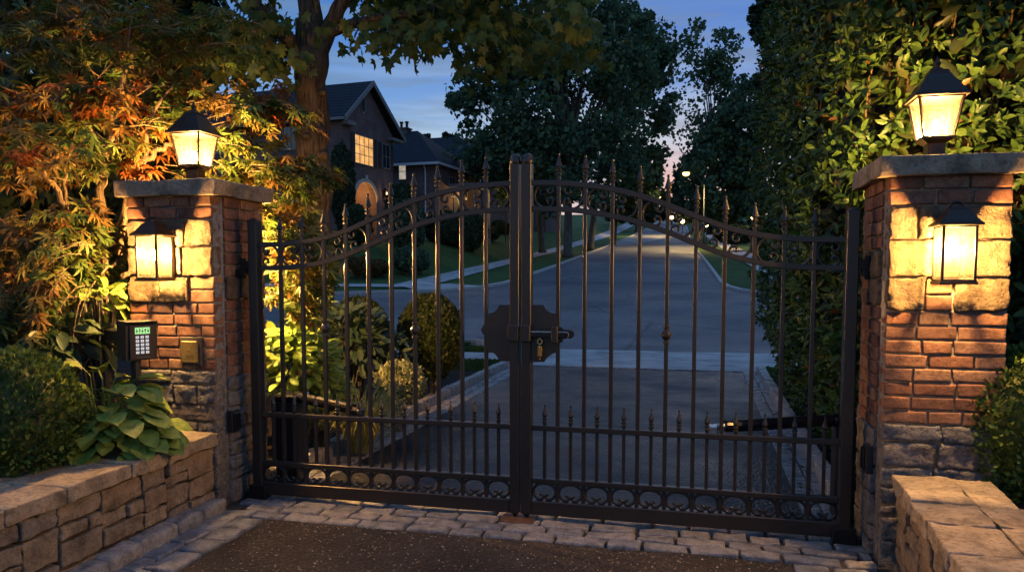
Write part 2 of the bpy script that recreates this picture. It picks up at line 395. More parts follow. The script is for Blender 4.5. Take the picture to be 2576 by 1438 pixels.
def unit(a): return a/np.maximum(np.linalg.norm(a, axis=1, keepdims=True), 1e-9)
def leaves(name, tpl, pos, tip, nrm, size, mats, midx=None, parent=None, org=None, smooth=False):
    tv, tf = tpl; n = len(pos); k = len(tv)
    y = unit(tip); x = unit(np.cross(y, nrm)); z = np.cross(x, y)
    size = np.broadcast_to(np.asarray(size, float), (n,))
    V = pos[:, None, :] + size[:, None, None]*(tv[None, :, 0:1]*x[:, None, :]+tv[None, :, 1:2]*y[:, None, :]+tv[None, :, 2:3]*z[:, None, :])
    o0 = ORG[parent.name] if parent is not None else np.array(org if org is not None else (0, 0, 0), float)
    V = V.reshape(-1, 3)-o0
    lt = np.array([len(f) for f in tf]); flat = np.concatenate([np.array(f) for f in tf])
    loops = (flat[None, :]+(np.arange(n)*k)[:, None]).ravel()
    tot = np.tile(lt, n); st = np.concatenate([[0], np.cumsum(tot)[:-1]])
    me = bpy.data.meshes.new(name)
    me.vertices.add(len(V)); me.vertices.foreach_set('co', V.ravel().astype(np.float32))
    me.loops.add(len(loops)); me.loops.foreach_set('vertex_index', loops.astype(np.int32))
    me.polygons.add(len(tot)); me.polygons.foreach_set('loop_start', st.astype(np.int32)); me.polygons.foreach_set('loop_total', tot.astype(np.int32))
    for m in (mats if isinstance(mats, (list, tuple)) else [mats]): me.materials.append(m)
    if midx is not None: me.polygons.foreach_set('material_index', np.repeat(midx, len(tf)).astype(np.int32))
    if smooth: me.polygons.foreach_set('use_smooth', np.ones(len(tot), bool))
    me.update(calc_edges=True); me.validate()
    ob = bpy.data.objects.new(name, me); COL.objects.link(ob); ORG[ob.name] = o0
    if parent is not None: ob.parent = parent
    else: ob.location = o0
    return ob
def rdir(n, up=0.):
    v = rng.normal(size=(n, 3)); v[:, 2] += up; return unit(v)
def inball(n):
    v = unit(rng.normal(size=(n, 3))); return v*rng.uniform(0, 1, (n, 1))**(1/3)
# ------------------------------------------------------------------ the setting
def sheet(name, x0, x1, y0, y1, z, mat, kind='structure', nx=1, ny=1, wob=0):
    mb = MB(); vs = []; fs = []
    for j in range(ny+1):
        for i in range(nx+1):
            x = x0+(x1-x0)*i/nx; y = y0+(y1-y0)*j/ny
            vs.append((x, y, z+(wob*noise.noise(Vector((x*2.1, y*2.1, 3.3))) if wob else 0)))
    for j in range(ny):
        for i in range(nx):
            a = j*(nx+1)+i; fs.append((a, a+1, a+nx+2, a+nx+1))
    mb.add(vs, fs); return mb.build(name, mat, kind=kind, smooth=True)
def terrain():
    xs = np.concatenate([np.linspace(-120, -32, 12), np.linspace(-30, 12, 43), np.linspace(15, 120, 12)])
    ys = np.concatenate([np.linspace(-14, 10, 7), np.linspace(11, 70, 119), np.linspace(73, 330, 70)])
    vs = [(x, y, zt(x, y)-.02) for y in ys for x in xs]; n = len(xs)
    fs = [(j*n+i, j*n+i+1, (j+1)*n+i+1, (j+1)*n+i) for j in range(len(ys)-1) for i in range(n-1)]
    mb = MB(); mb.add(vs, fs); mb.build('lawn', M['lawn'], smooth=True, kind='structure')
terrain()
def pl(pts, s):                                # polyline value
    xs = [p[0] for p in pts]; return float(np.interp(s, xs, [p[1] for p in pts]))
LK = [(9.75, -2.25), (10.2, -2.5), (11.2, -3.4), (11.7, -6), (11.9, -60), (21.4, -60), (21.7, -16), (22.2, -12.4), (22.9, -10.3), (23.8, -8.6), (25.2, -7.4), (27.6, -6.95), (40, -7.15), (48, -7.4), (80, -8.2), (126, -9.3), (180, -10.6), (330, -15)]
RK = [(9.75, 2.3), (10.2, 2.6), (10.9, 3.6), (11.2, 7), (11.4, 60), (22.6, 60), (22.8, 6), (23.4, 3.3), (24.5, 2.45), (26, 2.05), (28.1, 1.84), (40.8, 1.48), (79, .2), (150, -1.3), (180, -2.), (330, -6)]
ys = sorted(set([round(y, 3) for y in np.concatenate([np.linspace(9.75, 30, 82), np.linspace(30, 330, 151)])]+[p[0] for p in LK+RK]))
mb = MB(); vs = []; nxr = 10
for y in ys:
    a, b = pl(LK, y), pl(RK, y)
    for k in range(nxr+1):
        t = k/nxr; vs.append((a+(b-a)*t, y, g(y)+.012+.05*4*t*(1-t)*(1 if y > 28 else 0)))
n = nxr+1
mb.add(vs, [(j*n+i, j*n+i+1, (j+1)*n+i+1, (j+1)*n+i) for j in range(len(ys)-1) for i in range(nxr)])
mb.build('road', M['road'], smooth=True, kind='structure')
def kerb_run(name, pts, w=.15, h=.13):         # pts: (x, y) along the kerb, extruded
    mb = MB(); P = [np.array(p, float) for p in pts]; rows = []
    for i, p in enumerate(P):
        t = P[min(i+1, len(P)-1)]-P[max(i-1, 0)]; t /= np.linalg.norm(t); nn = np.array([-t[1], t[0]])
        z = g(p[1]); q = [(p-nn*0, z-.1), (p-nn*.0, z+h-.02), (p+nn*.03, z+h), (p+nn*w, z+h), (p+nn*w, z-.1)]
        rows.append([(a[0], a[1], zz) for a, zz in q])
    vs = [v for r in rows for v in r]; n = 5
    fs = [(i*n+k, i*n+k+1, (i+1)*n+k+1, (i+1)*n+k) for i in range(len(rows)-1) for k in range(n-1)]
    mb.add(vs, fs+[(0, 1, 2, 3, 4), tuple(len(vs)-1-k for k in range(5))]); return mb.build(name, M['granite'], kind='structure')
def dens(pts, st=.5):
    o = []
    for a, b in zip(pts[:-1], pts[1:]):
        a = np.array(a, float); b = np.array(b, float); m = max(1, int(np.linalg.norm(b-a)/st))
        o += [a+(b-a)*k/m for k in range(m)]
    return o+[np.array(pts[-1], float)]
kerb_run('kerb', dens([(x, y) for y, x in LK if 21.4 <= y and x > -61], 1.))
kerb_run('kerb', dens([(x, y) for y, x in RK if 22.6 <= y], 1.)[::-1])
def strip(name, a, b, z, mat, st=.5):          # sheet between two polylines draped over the ground
    A = np.array(a, float); B = np.array(b, float)
    L = max(np.linalg.norm(np.diff(A, axis=0), axis=1).sum(), np.linalg.norm(np.diff(B, axis=0), axis=1).sum()); m = int(L/st)+1
    def rs(P):
        d = np.concatenate([[0], np.cumsum(np.linalg.norm(np.diff(P, axis=0), axis=1))]); t = np.linspace(0, d[-1], m+1)
        return np.stack([np.interp(t, d, P[:, k]) for k in (0, 1)], 1)
    A, B = rs(A), rs(B); vs = []; q = 5
    for p, r in zip(A, B):
        for k in range(q): c = p+(r-p)*k/(q-1); vs.append((c[0], c[1], zt(c[0], c[1])+z))
    fs = [(i*q+k, i*q+k+1, (i+1)*q+k+1, (i+1)*q+k) for i in range(m) for k in range(q-1)]
    mb = MB(); mb.add(vs, fs); return mb.build(name, mat, smooth=True, kind='structure')
strip('pavement', [(-10.2, 25.6), (-10.1, 27.5), (-10.6, 40), (-10.9, 50), (-11.6, 80), (-12.8, 126), (-16, 240)], [(-11.9, 25.6), (-11.9, 27.5), (-12.2, 40), (-12.4, 50), (-13.1, 80), (-14.3, 126), (-17.5, 240)], .03, M['concrete'])
strip('pavement', [(-60, 25.6), (-9.6, 25.6)], [(-60, 27.1), (-9.6, 27.1)], .036, M['concrete'])
strip('kerb_ramp', [(-11.5, 26.3), (-9.3, 23.55)], [(-9.4, 27.3), (-7.0, 25.7)], .05, M['concrete'])
strip('pavement', [(4.2, 27.), (3.8, 41), (2.6, 80), (1., 150), (-2, 250)], [(5.7, 27.), (5.3, 41), (4.1, 80), (2.5, 150), (-.5, 250)], .03, M['concrete'])
# near pavement, apron of the drive
sheet('pavement', -60, -2.3, 8.1, 9.3, .012, M['concrete']); sheet('pavement', 2.35, 60, 8.1, 9.4, .012, M['concrete'])
mb = MB(); mb.add([(-1.95, 7.62, .014), (1.98, 7.62, .014), (2.35, 8.1, .014), (2.35, 9.8, .014), (2.75, 10.35, .014), (-2.6, 10.2, .016), (-2.3, 9.7, .014), (-2.3, 8.1, .014)], [tuple(range(8))])
mb.build('apron', M['concrete'], kind='structure')
kerb_run('kerb', dens([(-2.45, 9.95), (-3.4, 11.0), (-6, 11.5), (-40, 11.75)], .5), .12, .10)
kerb_run('kerb', dens([(40, 11.3), (7, 11.0), (3.7, 10.7), (2.6, 10.0)], .5), .12, .10)
# drive and forecourt
sheet('driveway', -1.62, 1.70, .18, 7.5, .010, M['drive'], nx=24, ny=48, wob=.010)
sheet('forecourt', -1.53, 1.53, -9, -.365, .012, M['gravel'], nx=60, ny=160, wob=.010)
mb = MB()
for k in range(3600):
    x = rng.uniform(-1.5, 1.5); y = -.38-3.2*rng.random()**1.3; s = rng.uniform(.0025, .0065); a = rng.uniform(0, 3); ca, sa = math.cos(a)*s, math.sin(a)*s
    z = .012+.010*noise.noise(Vector((x*2.1, y*2.1, 3.3)))
    mb.add([(x+ca*1.3, y+sa*1.3, z), (x-sa, y+ca, z), (x-ca*1.3, y-sa*1.3, z), (x+sa, y-ca, z), (x+ca*.4, y+sa*.4, z+s*.9), (x-ca*.5, y-sa*.3, z+s*.8)], [(0, 1, 4), (1, 5, 4), (1, 2, 5), (2, 3, 5), (3, 4, 5), (3, 0, 4)])
mb.build('loose_gravel', M['pebble'], kind='stuff')
sheet('joint_bed', -2.05, 2.05, -9, .32, .004, M['sand_joint'])
sheet('joint_bed', -2.02, -1.58, .32, 7.62, .002, M['sand_joint']); sheet('joint_bed', 1.62, 2.02, .32, 7.62, .002, M['sand_joint'])
mb = MB()
for r in range(5):                              # band of setts under the gate
    y = -.315+r*.122; x = -1.9+(r % 2)*.12
    while x < 1.92:
        w = rng.uniform(.18, .31); w = min(w, 1.95-x)
        if w > .06: block(mb, (x+w/2, y+rng.uniform(-.006, .006), -.012+rng.uniform(-.005, .004)), (w/2-.009, .053+rng.uniform(-.004, .003), .04), .010, .008, rng.uniform(-.04, .04), fs=13, tilt=.03, rock=.004)
        x += w
for sgn, xs_ in ((-1, (-1.80, -1.62)), (1, (1.80, 1.62))):     # borders of the forecourt
    for xx in xs_:
        y = -.40
        while y > -3.4:
            L = rng.uniform(.17, .28)
            block(mb, (xx+sgn*rng.uniform(-.008, .008), y-L/2, -.012), (.082, L/2-.008, .04), .010, .008, rng.uniform(-.04, .04), fs=13, tilt=.03, rock=.004); y -= L
mb.build('cobblestone_band', M['cobble'], smooth=True, kind='structure')
mb = MB()
for xx in (-1.80, -1.665, 1.75, 1.88):        # borders of the drive
    y = .32
    while y < 7.45:
        L = rng.uniform(.10, .17)
        block(mb, (xx, y+L/2, -.010), (.062, L/2-.005, .034), .01, .004, rng.uniform(-.02, .02), tilt=.015); y += L
x = -1.95
while x < 1.98:
    w = rng.uniform(.13, .2); block(mb, (x+w/2, 7.56, -.010), (w/2-.005, .055, .034), .01, .004, 0, tilt=.01); x += w
mb.build('cobblestone_border', M['cobble'], smooth=True, kind='structure')
for sg in (-1, 1):
    mb = MB(); y = .40
    while y < 7.5:
        L = rng.uniform(.16, .26); block(mb, (sg*1.945, y+L/2, .03), (.052, L/2-.004, .085+rng.uniform(-.006, .006)), .012, .007, rng.uniform(-.02, .02)); y += L
    mb.build('kerb', M['granite'], smooth=True, kind='structure')
# beds
def bed(x0, x1, y0, y1, z):
    sheet('planting_bed', x0, x1, y0, y1, z, M['mulch'], nx=30, ny=30, wob=.05)
bed(-16, -1.99, .36, 6.4, .05); bed(1.99, 14, .36, 6.2, .05)
mb = MB(); mb.box(-9, -2.12, -5, -.27, -.1, .40); mb.box(-9, -2.62, -.27, 1.4, -.1, .38); mb.build('raised_bed', M['mulch'], kind='structure')
mb = MB(); mb.box(2.32, 9, -5, -.30, -.1, .40); mb.box(2.56, 9, -.30, 1.4, -.1, .38); mb.build('raised_bed', M['mulch'], kind='structure')

# ------------------------------------------------------------------ stone piers
def fill_row(lo, hi, wmin, wmax):
    o = []; x = lo
    while x < hi-1e-6:
        w = rng.uniform(wmin, wmax)
        if hi-(x+w) < wmin*.7: w = hi-x
        o.append((x, x+w)); x += w
    return o
def pier_face(mb, ax, lo, hi, fixed, sgn, rows):
    for z0, z1, typ in rows:
        j = .0055
        rng_w = {'b': (.13, .22), 'S': (.13, .25), 'g': (.16, .34)}[typ]
        for a, b in fill_row(lo, hi, *rng_w):
            pcs = [(a, b, z0, z1, typ)]
            if typ == 'S' and (b-a) < .2 and rng.random() < .35: zm = (z0+z1)/2; pcs = [(a, b, z0, zm, 'b'), (a, b, zm, z1, 'b')]
            if typ == 'g' and (z1-z0) > .13 and rng.random() < .3: zm = z0+(z1-z0)*rng.uniform(.35, .6); pcs = [(a, b, z0, zm, 'g'), (a, b, zm, z1, 'g')]
            for a2, b2, y0, y1, t in pcs:
                mi = {'b': 0, 'S': 1, 'g': 2}[t]; pro = {'b': .010, 'S': .022, 'g': .020}[t]+rng.uniform(-.004, .004)
                h1 = (b2-a2)/2-j; hz = (y1-y0)/2-j*.9; c1 = (a2+b2)/2; cz = (y0+y1)/2
                d = .05; cf = fixed-sgn*(d-pro)
                rr, rg = {'b': (.0045, .003), 'S': (.006, .006), 'g': (.008, .008)}[t]; nb = 6 if t == 'b' else 11; rk = {'b': .0022, 'S': .013, 'g': .011}[t]
                if ax == 'x': block(mb, (c1, cf, cz), (h1, d, hz), rr, rg, mi=mi, fs=12, n=nb, rock=rk)
                else: block(mb, (cf, c1, cz), (d, h1, hz), rr, rg, mi=mi, fs=12, n=nb, rock=rk)
def rows_of(spec, top):
    o = []; z = top
    for h, t in spec: o.append((z-h, z, t)); z -= h
    return o
def pier(x0, x1, y0, y1, label, inner):
    t = thing('gate_pillar', label, 'gate pillar', ((x0+x1)/2, (y0+y1)/2, 0), 'stone and brick pillars at the gate')
    top = 2.012
    front = rows_of([(.07, 'b'), (.078, 'b'), (.17, 'S'), (.19, 'S'), (.17, 'S')]+[(.072, 'b')]*(6 if inner > 0 else 8)+[(.09, 'g'), (.13, 'g'), (.11, 'g'), (.15, 'g'), (.13, 'g'), (.16, 'g'), (.12, 'g')], top)
    side = rows_of([(.072, 'b')]*5+[(.15, 'S'), (.15, 'S')]+[(.072, 'b')]*(7 if inner > 0 else 9)+[(.20, 'g'), (.15, 'g'), (.17, 'g'), (.16, 'g'), (.16, 'g'), (.12, 'g')], top)
    fr = [(max(a, -.05), b, c) for a, b, c in front if b > 0]; sd = [(max(a, -.05), b, c) for a, b, c in side if b > 0]
    mb = MB()
    pier_face(mb, 'x', x0, x1, y0, -1, fr); pier_face(mb, 'x', x0, x1, y1, 1, fr)
    pier_face(mb, 'y', y0+.10, y1-.10, x0, -1, sd); pier_face(mb, 'y', y0+.10, y1-.10, x1, 1, sd)
    mb.box(x0+.006, x1-.006, y0+.006, y1-.006, -.05, top-.002, 3)
    mb.build('brickwork', [M['brick'], M['buff_stone'], M['grey_stone'], M['mortar']], t, smooth=True)
    mb = MB(); block(mb, ((x0+x1)/2, (y0+y1)/2, 2.058), ((x1-x0)/2+.055, (y1-y0)/2+.055, .050), .006, .006, fs=7, n=11, rock=.006)
    # finer rim: subdivided slab
    mb.build('capstone', M['capstone'], t, smooth=True)
    return t
pier(-2.575, -1.945, -.24, .33, 'square brick and stone pillar left of the gate, carrying a brass plate and an outlet box', 1)
pier(1.952, 2.515, -.28, .33, 'square brick and stone pillar right of the gate, backed by the laurel hedge', -1)

# ------------------------------------------------------------------ low stone walls
def guil(x0, x1, z0, z1, out):
    w, h = x1-x0, z1-z0
    if w > .44 or (w > h*3.4 and w > .2):
        c = x0+w*rng.uniform(.36, .64); guil(x0, c, z0, z1, out); guil(c, x1, z0, z1, out)
    elif h > .19 or (h > w*1.25 and h > .12) or (h > .14 and rng.random() < .5):
        c = z0+h*rng.uniform(.36, .64); guil(x0, x1, z0, c, out); guil(x0, x1, c, z1, out)
    else: out.append((x0, x1, z0, z1))
def low_wall(p0, p1, width, label, side):      # p0 -> p1 is the face towards the forecourt; side = +1 if the wall lies to the left of it
    p0 = np.array(p0, float); p1 = np.array(p1, float); d = p1-p0; L = np.linalg.norm(d); d /= L; a = math.atan2(d[1], d[0])
    nn = np.array([-d[1], d[0]])*side           # into the wall
    t = thing('low_stone_wall', label, 'stone wall', (*p0, 0), 'low stone walls along the forecourt')
    H = .425
    def P(s, u): q = p0+d*s+nn*u; return q
    mb = MB(); cells = []
    nseg = max(1, int(L/.9))
    for k in range(nseg): guil(L*k/nseg, L*(k+1)/nseg, -.02, H, cells)
    for s0, s1, z0, z1 in cells:
        q = P((s0+s1)/2, .045+rng.uniform(-.012, .012)); j = .006
        block(mb, (q[0], q[1], (z0+z1)/2), ((s1-s0)/2-j, .07, (z1-z0)/2-j), .006, .010, a, fs=8, tilt=.03, n=11, rock=.010)
    ec = []; guil(0, width, -.02, H, ec)
    for s0, s1, z0, z1 in ec:                   # end face at p0
        q = P(.05, (s0+s1)/2); block(mb, (q[0], q[1], (z0+z1)/2), (.07, (s1-s0)/2-.006, (z1-z0)/2-.006), .006, .010, a, fs=8, n=11, rock=.010)
    # core
    c = [P(.03, .03), P(L, .03), P(L, width-.02), P(.03, width-.02)]
    mb.prism([(x, y, -.05) for x, y in c], (0, 0, H+.04), 1)
    mb.build('stonework', [M['wall_stone'], M['dark_joint']], t, smooth=True)
    s = -.02
    while s < L:
        w = rng.uniform(.28, .52); w = min(w, L-s+.02)
        two = rng.random() < .6
        wc = width+.05
        for u0, u1 in (((-.05, wc*.52), (wc*.52, wc-.02)) if two else ((-.05, wc-.02),)):
            mb = MB(); q = P(s+w/2, (u0+u1)/2)
            block(mb, (q[0], q[1], H+.042+rng.uniform(-.003, .003)), (w/2-.003, (u1-u0)/2-.003, .040), .006, .010, a+rng.uniform(-.012, .012), fs=7, tilt=.02, n=11, rock=.009)
            o = mb.build('capstone', M['wall_cap'], t, smooth=True)
        s += w
    return t
low_wall((-1.99, -.26), (-1.84, -3.3), .46, 'low stacked stone wall with pale coping left of the forecourt, below the hosta', -1)
low_wall((2.045, -.36), (1.90, -3.2), .37, 'low stacked stone wall with pale coping right of the forecourt, in front of the right pillar', 1)
mb = MB(); y = -.27
while y > -3.2:
    L = rng.uniform(.22, .34); xx = -1.925+.05*(-y-.26)
    block(mb, (xx, y-L/2, .028), (.06, L/2-.005, .075+rng.uniform(-.006, .006)), .022, .010, rng.uniform(-.03, .03)+.05, fs=10); y -= L
mb.build('kerb', M['cobble'], smooth=True, kind='structure')

# ------------------------------------------------------------------ gate
UPR = [(0, 2.076), (.078, 2.075), (.22, 2.071), (.375, 2.056), (.533, 2.027), (.69, 1.987), (.845, 1.931), (1.0, 1.865), (1.16, 1.800), (1.32, 1.757), (1.475, 1.734), (1.64, 1.724), (1.9, 1.722)]
_ux = np.array([p[0] for p in UPR]); _uz = np.array([p[1] for p in UPR])
def upper(x):
    x = abs(x); w = np.linspace(-.09, .09, 13); return float(np.mean([np.interp(abs(x+q), _ux, _uz) for q in w]))
RAILGAP = .153
FIN = [(.0125, 0), (.0185, .001), (.0195, .007), (.0135, .012), (.0125, .024), (.0185, .028), (.0195, .035), (.012, .041), (.012, .046), (.022, .052), (.0205, .060), (.0125, .085), (.0065, .108), (.0055, .112), (.0085, .118), (.0085, .124), (.0045, .130), (0.001, .131)]
DOG = [(.009, 0), (.0155, .002), (.0165, .008), (.011, .012), (.010, .019), (.0155, .022), (.0165, .028), (.009, .034), (.013, .042), (.0165, .050), (.0145, .062), (.008, .082), (.004, .097), (.0035, .100), (.0062, .105), (.0062, .109), (.003, .114), (.001, .115)]
def lathe_mesh(name, prof, n, rot=0, mat=None, smooth=False):
    mb = MB(); mb.lathe(prof, n=n, rot=rot); me = bpy.data.meshes.new(name); me.from_pydata(mb.v, [], mb.f); me.materials.append(mat)
    if smooth: me.polygons.foreach_set('use_smooth', [True]*len(mb.f))
    return me
FM = lathe_mesh('finial', FIN, 10, R(18), M['gate_metal']); DM = lathe_mesh('finial', DOG, 10, R(18), M['gate_metal'])
KM = lathe_mesh('collar', [(.016, -.052), (.020, -.050), (.020, -.042), (.0155, -.036), (.0155, -.030), (.024, -.018), (.030, -.006), (.030, .006), (.024, .018), (.0155, .028), (.0155, .036), (.020, .042), (.020, .050), (.016, .052)], 8, R(22.5), M['gate_metal'])
def scroll_pts(Rm, arc, turns, rend, q=.42):
    def half(sgn):
        p = np.array([-Rm, 0.]); th = math.pi/2*sgn; o = [p.copy()]; ds = Rm*.09; s = 0
        tot = R(arc)+turns*2*math.pi; a = 0
        while a < tot:
            k = 1/Rm if a < R(arc) else 1/(Rm*q+(rend-Rm*q)*min(1, (a-R(arc))/(turns*2*math.pi)))
            st = min(ds, .25/k); p = p+st*np.array([math.cos(th), math.sin(th)]); th -= sgn*k*st; a += k*st; o.append(p.copy())
        return o
    a = half(1); b = half(-1)
    return np.array(b[::-1]+a[1:])
SCR = scroll_pts(.066, 122, .85, .010); SCB = scroll_pts(.066, 142, .72, .011, .36)
def scroll_mesh(name, rad, sx, sz, rot, flip=False, flat=(1, 1)):
    c, s = math.cos(rot), math.sin(rot); P = []
    for x, y in (SCB if name == 'ring_scroll' else SCR):
        if flip: x = -x
        P.append(((x*c-y*s)*sx, 0, (x*s+y*c)*sz))
    mb = MB(); mb.tube(P, rad, 6); me = bpy.data.meshes.new(name); me.from_pydata(mb.v, [], mb.f); me.materials.append(M['gate_metal'])
    me.polygons.foreach_set('use_smooth', [True]*len(mb.f)); return me
SC_R = scroll_mesh('scroll', .0082, .98, 1.02, 0); SC_L = scroll_mesh('scroll', .0082, .98, 1.02, 0, True)
SC_B = scroll_mesh('ring_scroll', .0092, 1.02, .80, -math.pi/2)
def z8(zx, zy): return ((1250+zx/4.7925)*.936047, (750+zy/4.7925)*.936047)

def gate_leaf(sg, label):
    # sg = -1 left leaf, +1 right leaf
    if sg < 0: h0, h1, l0, l1 = -1.840, -1.775, -.079, -.020
    else: h0, h1, l0, l1 = 1.805, 1.870, -.006, .054
    hx = (h0+h1)/2
    t = thing('gate_leaf', label, 'gate', (hx, 0, 0), 'leaves of the iron gate')
    G = M['gate_metal']
    mb = MB(); mb.bbox(h0, h1, -.034, .034, .05, 1.855, .005); mb.lathe([(.046, 0), (.046, .008), (.003, .034)], (hx, 0, 1.852), 4, R(45)); hp = mb.build('hinge_post', G, t)
    lx = (l0+l1)/2
    mb = MB(); mb.bbox(l0, l1, -.034, .034, .055, 2.175, .005); lp = mb.build('latch_post', G, t)
    mb = MB(); mb.lathe([(.033, 0), (.036, .002), (.036, .022), (.033, .026), (.032, .035), (.027, .05), (.017, .060), (.002, .064)], (lx, 0, 2.172), 20); mb.build('cap', G, lp, smooth=True)
    i0, i1 = (h1, l0) if sg < 0 else (l1, h0)   # clear span
    xs = np.linspace(i0-.002, i1+.002, 49)
    for nm, dz in (('upper_rail', 0), ('arched_rail', -RAILGAP)):
        mb = MB(); vs = []; hh = .0155
        for x in xs:
            zc = upper(x)+dz-hh
            sl = (upper(x+.01)-upper(x-.01))/.02; q = hh*math.sqrt(1+sl*sl)
            for yy, zz in ((-.015, -q+.003), (-.012, -q), (.012, -q), (.015, -q+.003), (.015, q-.003), (.012, q), (-.012, q), (-.015, q-.003)): vs.append((x, yy, zc+zz))
        n = 8; mb.add(vs, [(i*n+k, i*n+(k+1) % n, (i+1)*n+(k+1) % n, (i+1)*n+k) for i in range(48) for k in range(n)]+[tuple(range(n))[::-1], tuple(48*n+k for k in range(n))])
        mb.build(nm, G, t)
    mb = MB(); mb.bbox(i0-.001, i1+.001, -.019, .019, .572, .604, .004); mb.build('middle_rail', G, t)
    mb = MB(); mb.bbox(i0-.001, i1+.001, -.021, .021, .247, .279, .004); mb.build('lower_rail', G, t)
    mb = MB(); mb.bbox(i0-.001, i1+.001, -.031, .031, .056, .141, .005); mb.build('bottom_rail', G, t)
    sp = (i1-i0)/11
    for k in range(1, 11):
        x = i0+sp*k; zt_ = upper(x)+.030
        mb = MB(); mb.bbox(x-.0115, x+.0115, -.0115, .0115, .139, zt_, .0025); b = mb.build('picket', G, t)
        part('finial', FM, b, (x-hx, 0, zt_-.001))
        if (sg < 0 and k in (3, 7)) or (sg > 0 and k in (5,)): part('collar', KM, b, (x-hx, 0, 1.168))
    for k in range(11):
        x = i0+sp*(k+.5)
        mb = MB(); mb.bbox(x-.0095, x+.0095, -.0095, .0095, .277, .618, .002); b = mb.build('short_picket', G, t)
        part('finial', DM, b, (x-hx, 0, .617))
        kk = (10-k) if sg < 0 else k
        right = (kk % 2 == 0) if sg > 0 else (kk % 2 == 1)
        # tip the scroll a little with the arch
        sl = (upper(x+.03)-upper(x-.03))/.06
        part('scroll', SC_R if right else SC_L, t, (x-hx, 0, upper(x)-.5*RAILGAP-.0155), (0, -math.atan(sl)*.6, 0))
        part('ring_scroll', SC_B, t, (x-hx, 0, .194))
    # pivot and hinge
    s = -1 if sg < 0 else 1
    mb = MB(); xa = h0 if sg < 0 else h1
    mb.bbox(*sorted((xa, xa+s*.055)), -.02, .02, 1.545, 1.60, .003); mb.bbox(*sorted((xa+s*.03, xa+s*.10)), -.028, .028, 1.505, 1.548, .003); mb.lathe([(.02, 0), (.02, .13)], (xa+s*.055, 0, 1.49), 10); mb.build('hinge', M['dark_metal'], t)
    mb = MB(); mb.bbox(h0-.028, h1+.028, -.042, .042, .02, .115, .004); mb.lathe([(.03, 0), (.03, .055)], (xa+s*.05, 0, .0), 12); mb.build('pivot_shoe', M['dark_metal'], t)
    # lock plate
    if sg < 0:
        poly = [(585, 330), (440, 330), (415, 385), (375, 420), (330, 435), (285, 440), (272, 560), (225, 605), (207, 650), (225, 700), (275, 735), (283, 915), (340, 930), (385, 960), (420, 1005), (440, 1050), (470, 1055), (585, 1055)]
    else:
        poly = [(850, 330), (1015, 330), (1040, 380), (1075, 415), (1120, 435), (1195, 437), (1195, 940), (1135, 955), (1085, 985), (1045, 1025), (1020, 1065), (850, 1065)]
    pts = []
    for q in poly:
        w = Yp(*z8(*q), -.018); pts.append((w[0], -.022, w[2]))
    if sg < 0: pts = [(min(p[0], l0+.0), p[1], p[2]) for p in pts]
    else: pts = [(max(p[0], l1-.0), p[1], p[2]) for p in pts]
    mb = MB(); mb.prism(pts, (0, .010, 0)); mb.build('lock_plate', G, t)
    zc = 1.165
    mb = MB()
    mb.bbox(l0-.004, l1+.008 if sg < 0 else l1+.004, -.075, -.032, zc-.05, zc+.05, .006)
    mb.bbox(l0-.010, l0+.004, -.062, -.03, zc-.025, zc+.03, .003) if sg < 0 else mb.bbox(l0-.008, l0+.004, -.06, -.03, zc-.045, zc+.03, .003)
    mb.build('keeper', G, t)
    if sg > 0:
        mb = MB(); mb.bbox(l1+.130, l1+.170, -.075, -.020, zc-.055, zc+.045, .005); mb.build('guide_block', G, t)
        mb = MB(); mb.bbox(-.07, l1+.228, -.062, -.040, zc-.022, zc+.014, .004); bo = mb.build('slide_bolt', M['black_gloss'], t)
        mb = MB(); mb.bbox(l1+.004, l1+.131, -.0655, -.0615, zc+.008, zc+.015, .001)
        mb.tube([(l1+.172, -.064, zc+.012), (l1+.222, -.064, zc+.012), (l1+.232, -.064, zc+.006), (l1+.234, -.064, zc-.006), (l1+.228, -.064, zc-.022)], .0032, 6); mb.build('bolt_edge', M['steel'], bo)
        mb = MB(); pp = []
        for a in np.linspace(-90, 90, 13): pp.append((l1+.236+.026*math.cos(R(a)), -.036, zc-.002+.026*math.sin(R(a))))
        pp += [(l1+.20, -.036, zc+.026), (l1+.185, -.036, zc+.040), (l1+.165, -.036, zc+.044), (l1+.165, -.036, zc-.062), (l1+.19, -.036, zc-.05), (l1+.20, -.036, zc-.028)]
        mb.prism(pp, (0, .012, 0)); mb.build('strike_arm', M['black_plastic'], t)
    # drop bolt
    mb = MB(); mb.lathe([(.0115, 0), (.0115, .11)], (lx, -.012, .018), 10); mb.lathe([(.017, 0), (.017, .012)], (lx, -.012, .045), 10); mb.build('drop_bolt', M['dark_metal'], t)
    return t
gate_leaf(-1, 'left leaf of the bronze iron driveway gate, without the slide bolt')
gate_leaf(1, 'right leaf of the bronze iron driveway gate, carrying the slide bolt')
mb = MB(); mb.bbox(-.125, .085, -.115, .055, .016, .034, .003); tag(mb.build('floor_plate', M['rust'], org=(-.02, -.03, .016)), 'flat rusty steel plate on the cobbles under the gate bolts', 'floor plate')
